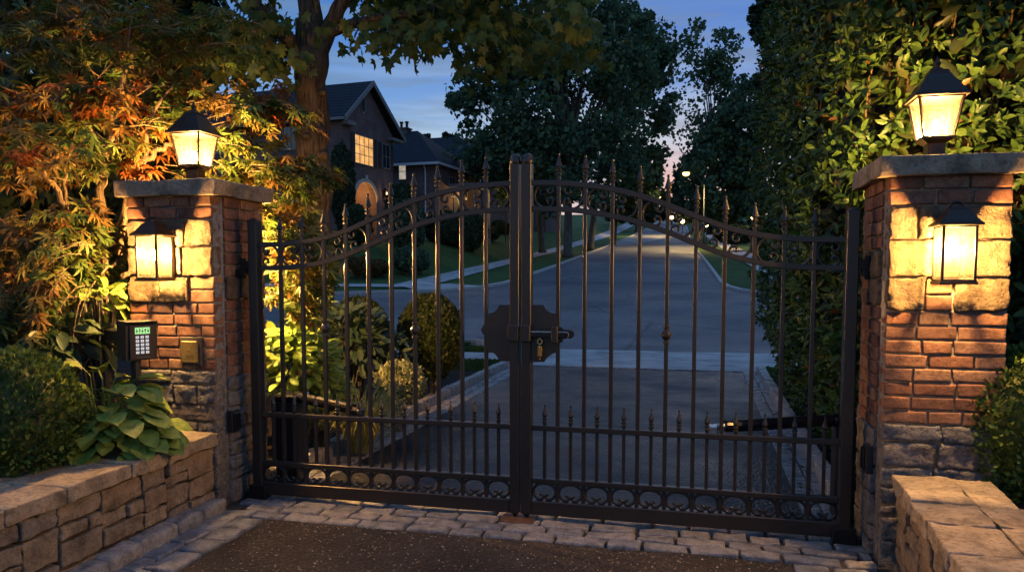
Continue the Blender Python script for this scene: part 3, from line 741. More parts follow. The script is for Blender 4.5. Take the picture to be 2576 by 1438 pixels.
# brass cylinder lock hanging under the bolt
kx, kz = Yp(*z8(962, 805), -.05)[[0, 2]]
t = thing('padlock', 'small polished brass padlock hanging from the lock plate of the right gate leaf', 'padlock', (kx, -.035, kz))
mb = MB()
ring = [(kx+.0145*math.cos(a), -.048, kz+.0145*math.sin(a)) for a in np.linspace(0, 2*math.pi, 21)]; mb.tube(ring, .0052, 8, caps=False); mb.tube([(kx, -.034, kz+.03), (kx, -.047, kz+.026), (kx, -.048, kz+.012)], .005, 8); mb.build('shackle', M['bright_brass'], t, smooth=True)
mb = MB(); mb.bbox(kx-.0155, kx+.0155, -.058, -.036, kz-.092, kz-.020, .005); mb.lathe([(.005, 0), (.005, .012)], (kx, -.047, kz-.022), 10); mb.bbox(kx-.006, kx+.006, -.052, -.042, kz-.110, kz-.09, .002); mb.build('body', M['bright_brass'], t)
mb = MB(); mb.bbox(kx-.004, kx+.004, -.0605, -.0575, kz-.085, kz-.03, .001); mb.build('keyway', M['brass'], t)

# ------------------------------------------------------------------ lanterns
def glass_mat():
    m, nt, b = newmat('seeded_glass')
    tr = N(nt, 'ShaderNodeBsdfTransparent'); tr.inputs[0].default_value = (1, .93, .8, 1)
    tl = N(nt, 'ShaderNodeBsdfTranslucent'); tl.inputs[0].default_value = (1, .86, .62, 1)
    n = tex(nt, 55, 4, .7); fr = ramp(nt, [(.35, (.008,)*3), (.65, (.022,)*3)], n.outputs[0])
    mx = N(nt, 'ShaderNodeMixShader'); nt.links.new(fr.outputs[0], mx.inputs[0]); nt.links.new(tr.outputs[0], mx.inputs[1]); nt.links.new(tl.outputs[0], mx.inputs[2])
    gl = N(nt, 'ShaderNodeBsdfGlossy'); gl.inputs['Roughness'].default_value = .12
    m2 = N(nt, 'ShaderNodeMixShader'); m2.inputs[0].default_value = .05
    nt.links.new(mx.outputs[0], m2.inputs[1]); nt.links.new(gl.outputs[0], m2.inputs[2])
    nt.links.new(m2.outputs[0], nt.nodes['Material Output'].inputs[0]); return m
M['glass'] = glass_mat()
M['bulb'] = emit('lamp_bulb', (1., .72, .36), 30.)
WARM = (1., .56, .185)
def lamp(name, loc, power, col=WARM, rad=.03, parent=None):
    ld = bpy.data.lights.new(name, 'POINT'); ld.energy = power; ld.color = col; ld.shadow_soft_size = rad
    o = bpy.data.objects.new(name, ld); COL.objects.link(o)
    if parent is not None: o.parent = parent; o.location = np.array(loc)-ORG[parent.name]
    else: o.location = loc
    return o
def frustum_frame(t, c, zb, zt_, wb, wt, bar=.011):
    # corner bars and rims of a (tapered) square lantern body, four panes
    B = M['bronze']; mb = MB()
    for sx in (-1, 1):
        for sy in (-1, 1):
            mb.tube([(c[0]+sx*wb, c[1]+sy*wb, zb), (c[0]+sx*wt, c[1]+sy*wt, zt_)], bar*.72, 4)
    for z, w in ((zb, wb), (zt_, wt)):
        o = w+bar*.6
        mb.box(c[0]-o, c[0]+o, c[1]-o, c[1]-o+bar, z-bar*.5, z+bar*.5); mb.box(c[0]-o, c[0]+o, c[1]+o-bar, c[1]+o, z-bar*.5, z+bar*.5)
        mb.box(c[0]-o, c[0]-o+bar, c[1]-o+bar, c[1]+o-bar, z-bar*.5, z+bar*.5); mb.box(c[0]+o-bar, c[0]+o, c[1]-o+bar, c[1]+o-bar, z-bar*.5, z+bar*.5)
    mb.build('frame', B, t)
    for a, b in (((-1, -1), (1, -1)), ((1, -1), (1, 1)), ((1, 1), (-1, 1)), ((-1, 1), (-1, -1))):
        k = .985; mb = MB()
        mb.add([(c[0]+a[0]*wb*k, c[1]+a[1]*wb*k, zb), (c[0]+b[0]*wb*k, c[1]+b[1]*wb*k, zb), (c[0]+b[0]*wt*k, c[1]+b[1]*wt*k, zt_), (c[0]+a[0]*wt*k, c[1]+a[1]*wt*k, zt_)], [(0, 1, 2, 3)])
        mb.build('glass_pane', M['glass'], t)
def sq(prof): return [(r*math.sqrt(2), z) for r, z in prof]
def bulb(t, c, z):
    mb = MB(); mb.lathe([(.006, 0), (.012, .01), (.015, .028), (.011, .05), (.002, .068)], (c[0], c[1], z), 12); mb.build('bulb', M['bulb'], t, smooth=True)
    mb = MB(); mb.lathe([(.012, -.055), (.012, 0)], (c[0], c[1], z), 10); mb.build('socket', M['brass'], t)
def post_lantern(c, label, power):
    B = M['bronze']; z0 = 2.104
    t = thing('post_lantern', label, 'lantern', (c[0], c[1], z0), 'lanterns on top of the pillars')
    mb = MB(); mb.lathe(sq([(.074, 0), (.074, .010), (.062, .016), (.05, .018)]), (c[0], c[1], z0), 4, R(45)); mb.lathe(sq([(.043, 0), (.043, .092)]), (c[0], c[1], z0+.016), 4, R(45)); mb.lathe(sq([(.045, 0), (.074, .018), (.078, .022)]), (c[0], c[1], z0+.104), 4, R(45)); mb.build('base', B, t)
    zb, zt_ = z0+.132, z0+.338
    frustum_frame(t, c, zb, zt_, .070, .105)
    mb = MB(); mb.lathe(sq([(.128, -.004), (.131, 0), (.131, .006), (.118, .016), (.088, .062), (.066, .098), (.052, .115), (.048, .125), (.048, .135), (.038, .142)]), (c[0], c[1], zt_+.006), 4, R(45)); mb.build('hood', B, t)
    mb = MB(); mb.lathe([(.030, 0), (.030, .012), (.018, .018), (.012, .03), (.019, .038), (.019, .046), (.008, .055), (.004, .075), (.001, .08)], (c[0], c[1], zt_+.146), 12); mb.build('finial', B, t, smooth=True)
    bulb(t, c, zb+.035); lamp('lantern_light', (c[0], c[1], zb+.062), power, parent=t)
def wall_lantern(c, ywall, label, power, zc, sg=-1):
    B = M['bronze']
    t = thing('wall_lantern', label, 'lantern', (c[0], ywall, zc), 'wall lanterns on the pillar fronts')
    w = .070; zb, zt_ = zc-.140, zc+.118
    frustum_frame(t, c, zb, zt_, w, w)
    mb = MB(); o = w+.012
    for xa, xb, ya_, yb_ in ((-o, o, -o, -o+.02), (-o, o, o-.02, o), (-o, -o+.02, -o+.02, o-.02), (o-.02, o, -o+.02, o-.02)): mb.box(c[0]+xa, c[0]+xb, c[1]+ya_, c[1]+yb_, zb-.018, zb-.006)
    mb.box(c[0]-w, c[0]+w, c[1]-.008, c[1]+.008, zb-.016, zb-.008); mb.build('base', B, t)
    mb = MB(); mb.lathe(sq([(.094, -.004), (.097, 0), (.097, .006), (.084, .016), (.058, .050), (.044, .072), (.033, .079), (.031, .088)]), (c[0], c[1], zt_+.006), 4, R(45)); mb.build('hood', B, t)
    mb = MB(); ring = [(c[0]+.028*math.cos(a), c[1], zt_+.100+.018*math.sin(a)) for a in np.linspace(-.3, math.pi+.3, 15)]; mb.tube(ring, .006, 8); mb.build('ring', B, t, smooth=True)
    mb = MB(); mb.bbox(c[0]-.055, c[0]+.055, *sorted((ywall+sg*.024, ywall-sg*.004)), zc-.13, zc+.17, .005); mb.box(c[0]-.02, c[0]+.02, *sorted((c[1]-sg*.06, ywall+sg*.02)), zt_+.02, zt_+.05); mb.build('backplate', B, t)
    bulb(t, c, zc-.03); lamp('lantern_light', (c[0], c[1], zc+.01), power, parent=t)
post_lantern((-2.27, .05), 'glowing bronze lantern standing on top of the left pillar, before the orange maple', 205)
post_lantern((2.235, .03), 'glowing bronze lantern standing on top of the right pillar, before the hedge', 195)
wall_lantern((-2.268, -.385), -.262, 'lit bronze wall lantern on the left pillar above the brass plate', 128, 1.632)
wall_lantern((2.222, -.425), -.302, 'lit bronze wall lantern on the front of the right pillar', 112, 1.632)

wall_lantern((-2.30, .50), .352, 'assumed lit bronze wall lantern, unseen on the back of the left pillar, added to light the garden', 420, 1.632, 1)  # assumed lamp hidden behind the pillar, added to brighten the planting there

# ------------------------------------------------------------------ keypad, plate, outlets, gate operators
kc = dep(343, 856, 4.62)
t = thing('keypad', 'black entry keypad with small lit green display in front of the left pillar', 'keypad', kc, None, R(60))
mb = MB()
# wedge-shaped hood: side profile extruded in x (local frame)
prof = [(-.075, -.112), (-.082, .098), (-.098, .118), (.045, .122), (.05, .110), (.05, -.114)]
mb.prism([(-.09, y, z) for y, z in prof], (.18, 0, 0)); mb.build('housing', M['black_plastic'], t)
mb = MB(); mb.bbox(-.070, .070, -.090, -.0845, -.105, .098, .002); fp = mb.build('face_panel', plain('panel_bronze', (.035, .024, .02), .5, .3, 200, .15, .05), t)
mb = MB(); mb.box(-.040, .044, -.0925, -.0895, .045, .083); mb.build('display', emit('lcd_green', (.40, .85, .34), .42), t)
mb = MB()
for k, gx in enumerate((-.030, -.014, .002, .018, .034)):
    mb.box(gx-.005, gx+.005, -.0935, -.0926, .058+.003*(k % 2), .066+.003*(k % 2)); mb.box(gx-.0018, gx+.0018, -.0935, -.0926, .0505, .0575); mb.box(gx-.003, gx+.003, -.0935, -.0926, .0695+.002*(k % 3), .0745+.002*(k % 3))
mb.build('display_marks', plain('lcd_black', (.01, .015, .01), .6), t)
KE = emit('key_white', (.85, .87, .9), .26); KD = plain('key_mark', (.03, .03, .03), .6)
for r_ in range(5):
    for c_ in range(3):
        kx0 = -.028+c_*.028; kz0 = .026-r_*.0225
        mb = MB(); mb.bbox(kx0-.0092, kx0+.0092, -.0935, -.0895, kz0-.0075, kz0+.0075, .0012); kb = mb.build('key', KE, t)
        mb = MB(); mb.box(kx0-.005, kx0+.005, -.0942, -.0936, kz0-.001, kz0+.001); mb.box(kx0-.001, kx0+.001, -.0942, -.0936, kz0+.001, kz0+.004); mb.build('key_mark', KD, kb)
mb = MB(); mb.box(.015, .05, -.0912, -.0902, .089, .091); mb.box(-.035, .045, -.0912, -.0902, -.094, -.0925); mb.build('panel_marks', plain('panel_grey', (.25, .24, .23), .6), t)
mb = MB(); mb.bbox(-.025, .025, .055, .46, -.04, .05, .01); mb.tube([(0, .44, 0), (0, .48, -.03), (0, .50, -.10), (0, .50, -.68)], .03, 10); mb.build('gooseneck_post', M['black_plastic'], t)
mb = MB(); mb.tube([(.0, .02, -.12), (.0, .02, -.68)], .028, 8); mb.build('stand', M['black_plastic'], t)
pa, pb = Yp(457, 857, -.262), Yp(500, 912, -.262)
t = thing('wall_plate', 'small brass access plate on the front of the left pillar, right of the keypad', 'plate', ((pa[0]+pb[0])/2, -.255, (pa[2]+pb[2])/2))
x0, x1, z0, z1 = pa[0], pb[0], pb[2], pa[2]
mb = MB(); mb.bbox(x0-.016, x1+.026, -.262, -.245, z0-.022, z1+.026, .003); mb.build('backing', plain('plate_backing', (.06, .04, .028), .7), t)
mb = MB(); mb.bbox(x0, x1, -.272, -.261, z0, z1, .004); mb.build('cover', M['brass'], t)
mb = MB(); xm, zm = (x0+x1)/2, (z0+z1)/2
for a in range(4):
    an = R(45*a); mb.tube([(xm-.014*math.cos(an), -.2722, zm+.012-.014*math.sin(an)), (xm+.014*math.cos(an), -.2722, zm+.012+.014*math.sin(an))], .0012, 5)
for k in range(3): mb.box(x0+.03, x1-.03, -.2728, -.2716, z0+.026+.010*k, z0+.0285+.010*k)
mb.build('engraving', plain('engraving', (.16, .105, .045), .6, .5), t)
mb = MB()
for sx in (x0+.010, x1-.010): mb.lathe([(.004, 0), (.004, .002)], (0, 0, 0), 8); v = mb.v[-16:]; mb.v[-16:] = [(sx+p[0], -.272-p[2], z0+.010+p[1]) for p in v]
mb.build('screw', M['brass'], t)
def outlet(X, sg, y, z, label):
    t = thing('outlet_box', label, 'outlet box', (X, y, z), 'outlet boxes on the inner pillar sides')
    def bx(a, b): return sorted((X+sg*a, X+sg*b))
    mb = MB(); mb.bbox(*bx(-.01, .028), y-.046, y+.046, z-.072, z+.072, .004); mb.build('box', M['black_plastic'], t)
    mb = MB(); mb.bbox(*bx(.027, .040), y-.038, y+.038, z-.058, z+.060, .006); mb.build('cover', M['black_gloss'], t)
o = Xp(587, 1058, -1.92); outlet(-1.925, 1, float(o[1]), float(o[2]), 'black weatherproof outlet box on the inner face of the left pillar')
o = Xp(2186, 1152, 1.93); outlet(1.932, -1, float(o[1]), float(o[2]), 'black weatherproof outlet box on the inner face of the right pillar')
def operator(sg, label):
    xm_ = 1.80 if sg < 0 else 1.93
    t = thing('gate_operator', label, 'gate motor', (sg*xm_, .42, .05), 'swing gate motors behind the gate')
    mb = MB(); mb.bbox(*sorted((sg*(xm_-.09), sg*(xm_+.09))), .33, .50, .04, .62, .012); mb.build('motor_case', M['black_plastic'], t)
    mb = MB(); mb.bbox(*sorted((sg*(xm_-.10), sg*(xm_+.10))), .32, .51, .62, .665, .012); mb.build('lid', M['black_gloss'], t)
    mb = MB(); a = np.array([sg*(xm_-.06), .40, .64]); b = np.array([sg*1.12, .085, .625])
    mb.tube([a, a+(b-a)*.9], .036, 12); mb.build('arm', M['black_gloss'], t, smooth=False)
    mb = MB(); mb.tube([a+(b-a)*.88, b], .018, 10); mb.bbox(*sorted((b[0]-.03, b[0]+.03)), .018, .10, .585, .64, .006); mb.build('clevis', M['steel'] if sg > 0 else M['dark_metal'], t)
operator(-1, 'black swing motor with its arm behind the left gate leaf, by the flowering shrubs')
operator(1, 'black swing motor with its arm behind the right gate leaf, by the hedge')
# ------------------------------------------------------------------ planting
def jit(n, s): return rng.normal(size=(n, 3))*s
TWIGS = []
def twig_sprays(cent, dirs, nl, length, droop, lsize):
    # sprays of leaves along short arching twigs: returns pos, tip, nrm, twig index
    P = []; T = []; Nn = []; I = []; TWIGS.clear()
    for i, (c, d) in enumerate(zip(cent, dirs)):
        d = d/np.linalg.norm(d); side = np.cross(d, [0, 0, 1.]); side /= np.linalg.norm(side)+1e-9
        m = max(3, int(nl*rng.uniform(.7, 1.3))); L = length*rng.uniform(.7, 1.3)
        TWIGS.append([c+d*L*(u-.3)+np.array([0, 0, -droop*L*u*u]) for u in (-.35, .05, .4, .7, .95)])
        for k in range(m):
            u = (k+.5)/m; p = c+d*L*(u-.3)+np.array([0, 0, -droop*L*u*u])
            sgn = 1 if k % 2 else -1
            t = d*rng.uniform(.35, 1.)+side*sgn*rng.uniform(.3, 1.)+np.array([0, 0, -rng.uniform(.15, .75)])
            if k == m-1: t = d+np.array([0, 0, -.5])
            P.append(p+side*sgn*.03+rng.normal(size=3)*.035); T.append(t); Nn.append(np.array([0, 0, 1.])+rng.normal(size=3)*.55); I.append(i)
    return np.array(P), np.array(T), np.array(Nn), np.array(I)

# ---- japanese maple behind and beside the left pillar
base = dep(255, 1010, 5.5); base[2] = .36
t = thing('japanese_maple', 'spreading orange and green fine-leaved maple with pale stems behind the left pillar', 'tree', base)
mb = MB(); twigs = []
def stem(pts, r0, r1):
    q = [dep(*p) for p in pts]; f = []
    for a, b in zip(q[:-1], q[1:]):
        for k in range(4): f.append(a+(b-a)*k/4+rng.normal(size=3)*.008)
    f.append(q[-1]); mb.tube(f, list(np.linspace(r0, r1, len(f))), 8)
root = [255, 1000, 5.5]
stem([root, (258, 700, 5.5), (255, 480, 5.5), (268, 390, 5.5), (283, 300, 5.5), (318, 190, 5.5), (350, 100, 5.6), (385, 10, 5.7)], .036, .012)
stem([(300, 640, 5.5), (322, 470, 5.5), (358, 408, 5.5), (400, 380, 5.5), (445, 355, 5.6), (520, 330, 5.7), (600, 300, 5.8)], .030, .008)
stem([(360, 405, 5.5), (372, 345, 5.5), (392, 270, 5.5), (440, 205, 5.6)], .020, .006)
stem([root, (200, 650, 5.2), (165, 520, 5.1), (125, 450, 5.0), (75, 395, 4.9), (15, 300, 4.9)], .030, .008)
stem([(165, 520, 5.1), (160, 440, 5.1), (178, 380, 5.1)], .014, .005)
stem([root, (120, 700, 5.0), (60, 600, 4.9), (10, 560, 4.8), (-60, 500, 4.8)], .026, .008)
stem([(150, 180, 5.9), (95, 90, 5.9), (45, -20, 5.9)], .022, .010); stem([(250, 460, 5.6), (200, 300, 5.8), (150, 180, 5.9)], .026, .02)
stem([(300, 700, 5.5), (420, 620, 6.0), (560, 560, 6.2), (680, 520, 6.2), (760, 470, 6.2), (830, 450, 6.1)], .022, .006)
stem([(560, 570, 6.2), (650, 600, 6.0), (740, 640, 5.8), (800, 690, 5.7)], .014, .005)
stem([(330, 640, 5.5), (290, 660, 5.1), (255, 690, 4.9)], .014, .006)
stem([(345, 110, 5.6), (440, 60, 6.), (560, 30, 6.2)], .012, .005); stem([(283, 300, 5.5), (330, 250, 5.4), (385, 215, 5.3)], .012, .004); stem([(268, 390, 5.5), (215, 300, 5.3), (190, 230, 5.2)], .014, .004)
trunk_mb = mb
reg = [  # picture centre, half sizes, depth range, sprays, colour weights (green, gold, orange)
 (200, 100, 230, 120, 4.9, 6.3, 62, (.66, .30, .04)), (130, 340, 170, 120, 4.7, 6.0, 52, (.58, .36, .06)), (255, 245, 75, 40, 4.9, 5.3, 14, (.3, .35, .35)),
 (110, 610, 140, 110, 4.5, 5.3, 48, (.55, .41, .04)), (240, 600, 80, 90, 4.8, 5.3, 16, (.55, .42, .03)), (150, 765, 120, 50, 4.5, 4.9, 18, (.4, .55, .05)), (-150, 400, 160, 400, 4.6, 6, 40, (.5, .4, .1)),
 (470, 85, 180, 85, 5.4, 6.8, 46, (.85, .15, 0.)), (420, 250, 110, 60, 5.3, 5.9, 14, (.7, .2, .1)), (330, 370, 70, 60, 5.2, 5.9, 8, (.5, .3, .2)), (370, 300, 40, 24, 5.2, 5.4, 4, (.2, .35, .45)),
 (620, 255, 80, 36, 5.5, 6.0, 17, (.45, .42, .13)), (580, 330, 50, 36, 5.5, 6.0, 8, (.8, .2, 0)), (715, 262, 26, 16, 5.6, 5.8, 4, (.3, .35, .35)),
 (690, 425, 105, 34, 5.6, 6.4, 20, (.7, .26, .04)), (790, 430, 30, 20, 5.9, 6.2, 4, (.6, .4, 0)), (540, 430, 50, 30, 5.5, 5.9, 6, (.8, .2, 0)), (700, 520, 60, 34, 5.6, 6.3, 12, (.8, .2, 0)),
 (735, 620, 62, 80, 5.5, 6.1, 38, (.85, .15, 0)), (735, 730, 55, 45, 5.5, 6.0, 16, (.75, .22, .03)), (690, 570, 30, 50, 5.5, 5.9, 8, (.8, .2, 0)), (480, 560, 90, 120, 5.9, 6.5, 10, (.8, .2, 0))]
C_ = []; D_ = []; K_ = []
for cx, cy, rx, ry, z0, z1, n, wts in reg:
    q = inball(n)
    for v in q:
        c = dep(cx+v[0]*rx, cy+v[1]*ry, rng.uniform(z0, z1)); C_.append(c)
        out = c-(base+np.array([0, 0, 1.8])); out[2] *= .25; D_.append(out/np.linalg.norm(out)+rng.normal(size=3)*np.array([.5, .5, .12])); K_.append(rng.choice(3, p=np.array(wts)/sum(wts)))
P, T, Nn, I = twig_sprays(C_, D_, 10, .30, .35, .12)
for q in TWIGS:
    e = q[-1]
    if e[0] > -2.75 and e[0] < -1.8 and e[1] > -.8 and e[1] < .45 and e[2] < 2.2: continue
    if abs(e[1]) < .3 and e[0] > -2.15: continue
    trunk_mb.tube(q, [.0055, .0045, .0035, .0026, .0015], 4)
trunk_mb.build('trunk', M['bark_pale'], t, smooth=True)
keep = ~((P[:, 0] > -2.70) & (P[:, 0] < -1.82) & (P[:, 1] > -.75) & (P[:, 1] < .42) & (P[:, 2] < 2.14))
keep &= ~((np.hypot(P[:, 0]+2.27, P[:, 1]-.05) < .36) & (P[:, 2] > 2.1)) & ~((np.abs(P[:, 1]) < .16) & (P[:, 0] > -2.1) & (P[:, 2] < 1.95))
keep &= ~((np.abs(P[:, 0]+2.345) < .3) & (P[:, 1] < -.2) & (P[:, 1] > -1.2))
P, T, Nn, I = P[keep], T[keep], Nn[keep], I[keep]
leaves('crown', TJ, P, T, Nn, rng.uniform(.085, .135, len(P)), [M['jm_green'], M['jm_gold'], M['jm_red']], np.array(K_)[I], t)

# ---- the tall maple at the drive
b0 = dep(800, 905, 9.5); b0[2] = .03
t = thing('maple_tree', 'massive maple with rugged trunk and low leafy boughs left of the driveway', 'tree', b0)
mb = MB()
def limb(pts, r, n=14, bur=0.):
    q = [dep(*p) for p in pts]; f = []; rr = []
    for i in range(len(q)-1):
        for k in range(6): f.append(q[i]+(q[i+1]-q[i])*k/6); rr.append(r[i]+(r[i+1]-r[i])*k/6)
    f.append(q[-1]); rr.append(r[-1])
    rr = [a*(1+bur*noise.noise(Vector((i*.37, 3.1, a)))) for i, a in enumerate(rr)]
    f = [p+np.array([noise.noise(Vector((i*.3, 1, 2))), noise.noise(Vector((i*.3, 5, 2))), 0])*rr[i]*.25 for i, p in enumerate(f)]
    mb.tube(f, rr, n)
limb([(803, 960, 9.5), (800, 900, 9.5), (796, 780, 9.5), (793, 560, 9.5), (790, 400, 9.5), (786, 250, 9.5), (782, 110, 9.5), (778, 40, 9.5), (770, -120, 9.5), (760, -350, 9.6)], [.33, .26, .225, .205, .205, .195, .185, .15, .11, .06], 20, .22)
limb([(770, 190, 9.45), (745, 120, 9.4), (690, 65, 9.3), (640, 10, 9.2), (560, -60, 9.1), (430, -150, 9.)], [.10, .10, .085, .075, .055, .03])
limb([(800, 150, 9.5), (825, 75, 9.5), (855, 20, 9.5), (890, -50, 9.5), (960, -200, 9.6)], [.11, .10, .09, .08, .04])
limb([(815, 90, 9.5), (880, 62, 9.4), (960, 45, 9.2), (1080, 25, 9.), (1220, 0, 8.8), (1380, -40, 8.6)], [.07, .06, .05, .045, .035, .02])
limb([(960, 45, 9.2), (1010, 90, 9.1), (1040, 140, 9.)], [.02, .015, .006]); limb([(1220, 0, 8.8), (1290, 80, 8.7), (1330, 150, 8.6)], [.02, .014, .006])
for px, py, s in ((810, 392, .08), (772, 345, .07), (812, 235, .06), (776, 545, .07), (806, 330, .07)):   # burls
    c = dep(px, py, 9.32); mb.lathe([(.01, -s*.8), (s*.8, -s*.45), (s, 0), (s*.8, s*.45), (.01, s*.8)], tuple(c), 12)
trunk = mb.build('trunk', M['bark'], t, smooth=True)
def sub(px): return np.interp(px, [500, 560, 640, 720, 760, 830, 870, 930, 1000, 1060, 1100, 1130, 1170, 1240, 1320, 1410, 1460], [250, 255, 250, 225, 60, 120, 180, 205, 185, 195, 190, 105, 150, 205, 220, 225, 185])
cl = []
for k in range(205):
    px = rng.uniform(510, 1455); lim = sub(px)-70+rng.normal()*18
    py = lim - abs(rng.normal())*110 if rng.random() < .62 else rng.uniform(-420, lim)
    if 690 < px < 880 and py > -70: continue
    cl.append(dep(px, py, rng.uniform(7.9, 11.2) if px > 830 else rng.uniform(8.6, 11.)))
for k in range(120): cl.append(dep(rng.uniform(420, 1500), rng.uniform(-1000, -300), rng.uniform(7.5, 12)))
P = []; 
for c in cl:
    m = int(rng.uniform(16, 34)); P.append(c+rng.normal(size=(m, 3))*np.array([.24, .24, .12]))
P = np.concatenate(P); n = len(P)
T = rdir(n)*.8+np.array([0, 0, -.75]); Nn = rdir(n)*np.array([1, 1, .6])+np.array([.15, -.5, .25])
tw = np.array([[0, 0, 0.]])
leaves('crown', TM, P, T, Nn, rng.uniform(.095, .155, n), M['maple'], None, t)

# ---- laurel hedge
t = thing('laurel_hedge', 'tall glossy laurel hedge behind the right pillar, overhanging the right side of the driveway', 'hedge', (3.2, 3.2, .03))
def hx_(y, z): return 1.76+.36*sst((1.25-z)/1.25)+.55*sst((z-3.9)/2.)+.10*noise.noise(Vector((y*1.3, z*1.1, 7.7)))+.05*noise.noise(Vector((y*3.3, z*3.1, 1.7)))+.28*sst((1.2-y)/1.0)
def hy_(x, z): return .62+.12*noise.noise(Vector((x*1.5, z*1.2, 2.2)))+.15*sst((z-3.2)/2)-.12*sst((x-2.7)/.6)
P = []; T = []; Nn = []; S = []; stems = MB()
def shoot(p, out, m, ls, L):
    ax = out+np.array([0, 0, rng.uniform(.15, 1.1)])+rng.normal(size=3)*.45; ax /= np.linalg.norm(ax)
    u = np.cross(ax, [.3, .2, 1]); u /= np.linalg.norm(u); v = np.cross(ax, u); ph = rng.uniform(0, 6.3)
    for k in range(m):
        a = ph+k*2.4; rad = u*math.cos(a)+v*math.sin(a); h = L*(k/m)
        P.append(p+ax*h+rad*.008); T.append(rad*(.95-.5*k/m)+ax*(.45+.7*k/m)+rng.normal(size=3)*.15); Nn.append(ax-rad*.25+rng.normal(size=3)*.2); S.append(ls*rng.uniform(.6, 1.25)*(.8 if k > m-3 else 1))
for k in range(2300):
    y = rng.uniform(.5, 6.3); z = rng.uniform(.05, 5.4); d = rng.exponential(.10)
    x = hx_(y, z)+d
    if noise.noise(Vector((y*1.4, z*1.4, 4.1))) > .33 and rng.random() < .8: continue
    shoot(np.array([x, y, z]), np.array([-1., -.35, 0]), int(rng.uniform(5, 9)), .082, .12)
for k in range(2600):
    x = rng.uniform(1.9, 5.6); z = rng.uniform(.3, 5.0); d = rng.exponential(.10)
    if x > 3.7 and rng.random() < .35: continue
    if noise.noise(Vector((x*1.7, z*1.7, 8.1))) > .33 and rng.random() < .8: continue
    shoot(np.array([x, hy_(x, z)+d, z]), np.array([-.25, -1., .1]), int(rng.uniform(5, 9)), .090, .14)
    if k % 9 == 0: p = np.array([x, hy_(x, z)+d, z]); stems.tube([p+np.array([.1, .5, -.35]), p+np.array([.03, .2, -.12]), p+np.array([0, -.03, .08])], [.010, .007, .003], 6)
P = np.array(P); T = np.array(T); Nn = np.array(Nn); S = np.array(S)
keep = ~((P[:, 0] > 1.86) & (P[:, 0] < 2.62) & (P[:, 1] < .42) & (P[:, 2] < 2.16)) & ~((np.abs(P[:, 1]) < .10) & (P[:, 0] < 1.95)) & ~((np.hypot(P[:, 0]-2.235, P[:, 1]-.03) < .27) & (P[:, 2] > 2.1) & (P[:, 2] < 2.75))
P, T, Nn, S = P[keep], T[keep], Nn[keep], S[keep]
leaves('foliage', TO, P, T, Nn, S, M['laurel'], None, t, smooth=True)
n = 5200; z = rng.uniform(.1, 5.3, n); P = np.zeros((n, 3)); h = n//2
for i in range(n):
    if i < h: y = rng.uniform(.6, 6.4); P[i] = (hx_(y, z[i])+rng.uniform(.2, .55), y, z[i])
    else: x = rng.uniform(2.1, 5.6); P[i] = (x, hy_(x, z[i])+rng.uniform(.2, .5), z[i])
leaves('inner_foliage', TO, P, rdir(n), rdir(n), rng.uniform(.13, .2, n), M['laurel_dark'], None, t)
mb = MB()
for k in range(26):
    y = rng.uniform(.9, 6.2); x = rng.uniform(2.3, 3.2); p = [np.array([x, y, 0.])]
    for j in range(6): p.append(p[-1]+np.array([rng.uniform(-.16, .1), rng.uniform(-.15, .15), .8]))
    mb.tube(p, [.05, .045, .04, .03, .02, .012, .006], 7)
mb.v += []; o_ = len(mb.v); mb.v += stems.v; mb.f += [tuple(i+o_ for i in f) for f in stems.f]; mb.m += stems.m; mb.build('stems', M['bark_pale'], t, smooth=True)
mb = MB(); g_ = 22; vs = []                       # dark sheets added inside the hedge to block the sky
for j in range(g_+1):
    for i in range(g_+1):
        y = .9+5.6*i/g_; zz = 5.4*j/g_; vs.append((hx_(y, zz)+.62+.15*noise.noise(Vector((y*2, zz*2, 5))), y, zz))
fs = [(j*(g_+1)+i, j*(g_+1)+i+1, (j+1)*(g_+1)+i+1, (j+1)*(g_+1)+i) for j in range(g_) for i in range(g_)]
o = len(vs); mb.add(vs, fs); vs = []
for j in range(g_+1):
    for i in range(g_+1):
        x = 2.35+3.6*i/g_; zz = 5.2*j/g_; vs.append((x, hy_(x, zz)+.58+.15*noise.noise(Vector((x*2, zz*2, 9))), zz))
mb.add(vs, fs); mb.build('dark_core', M['mulch'], t)

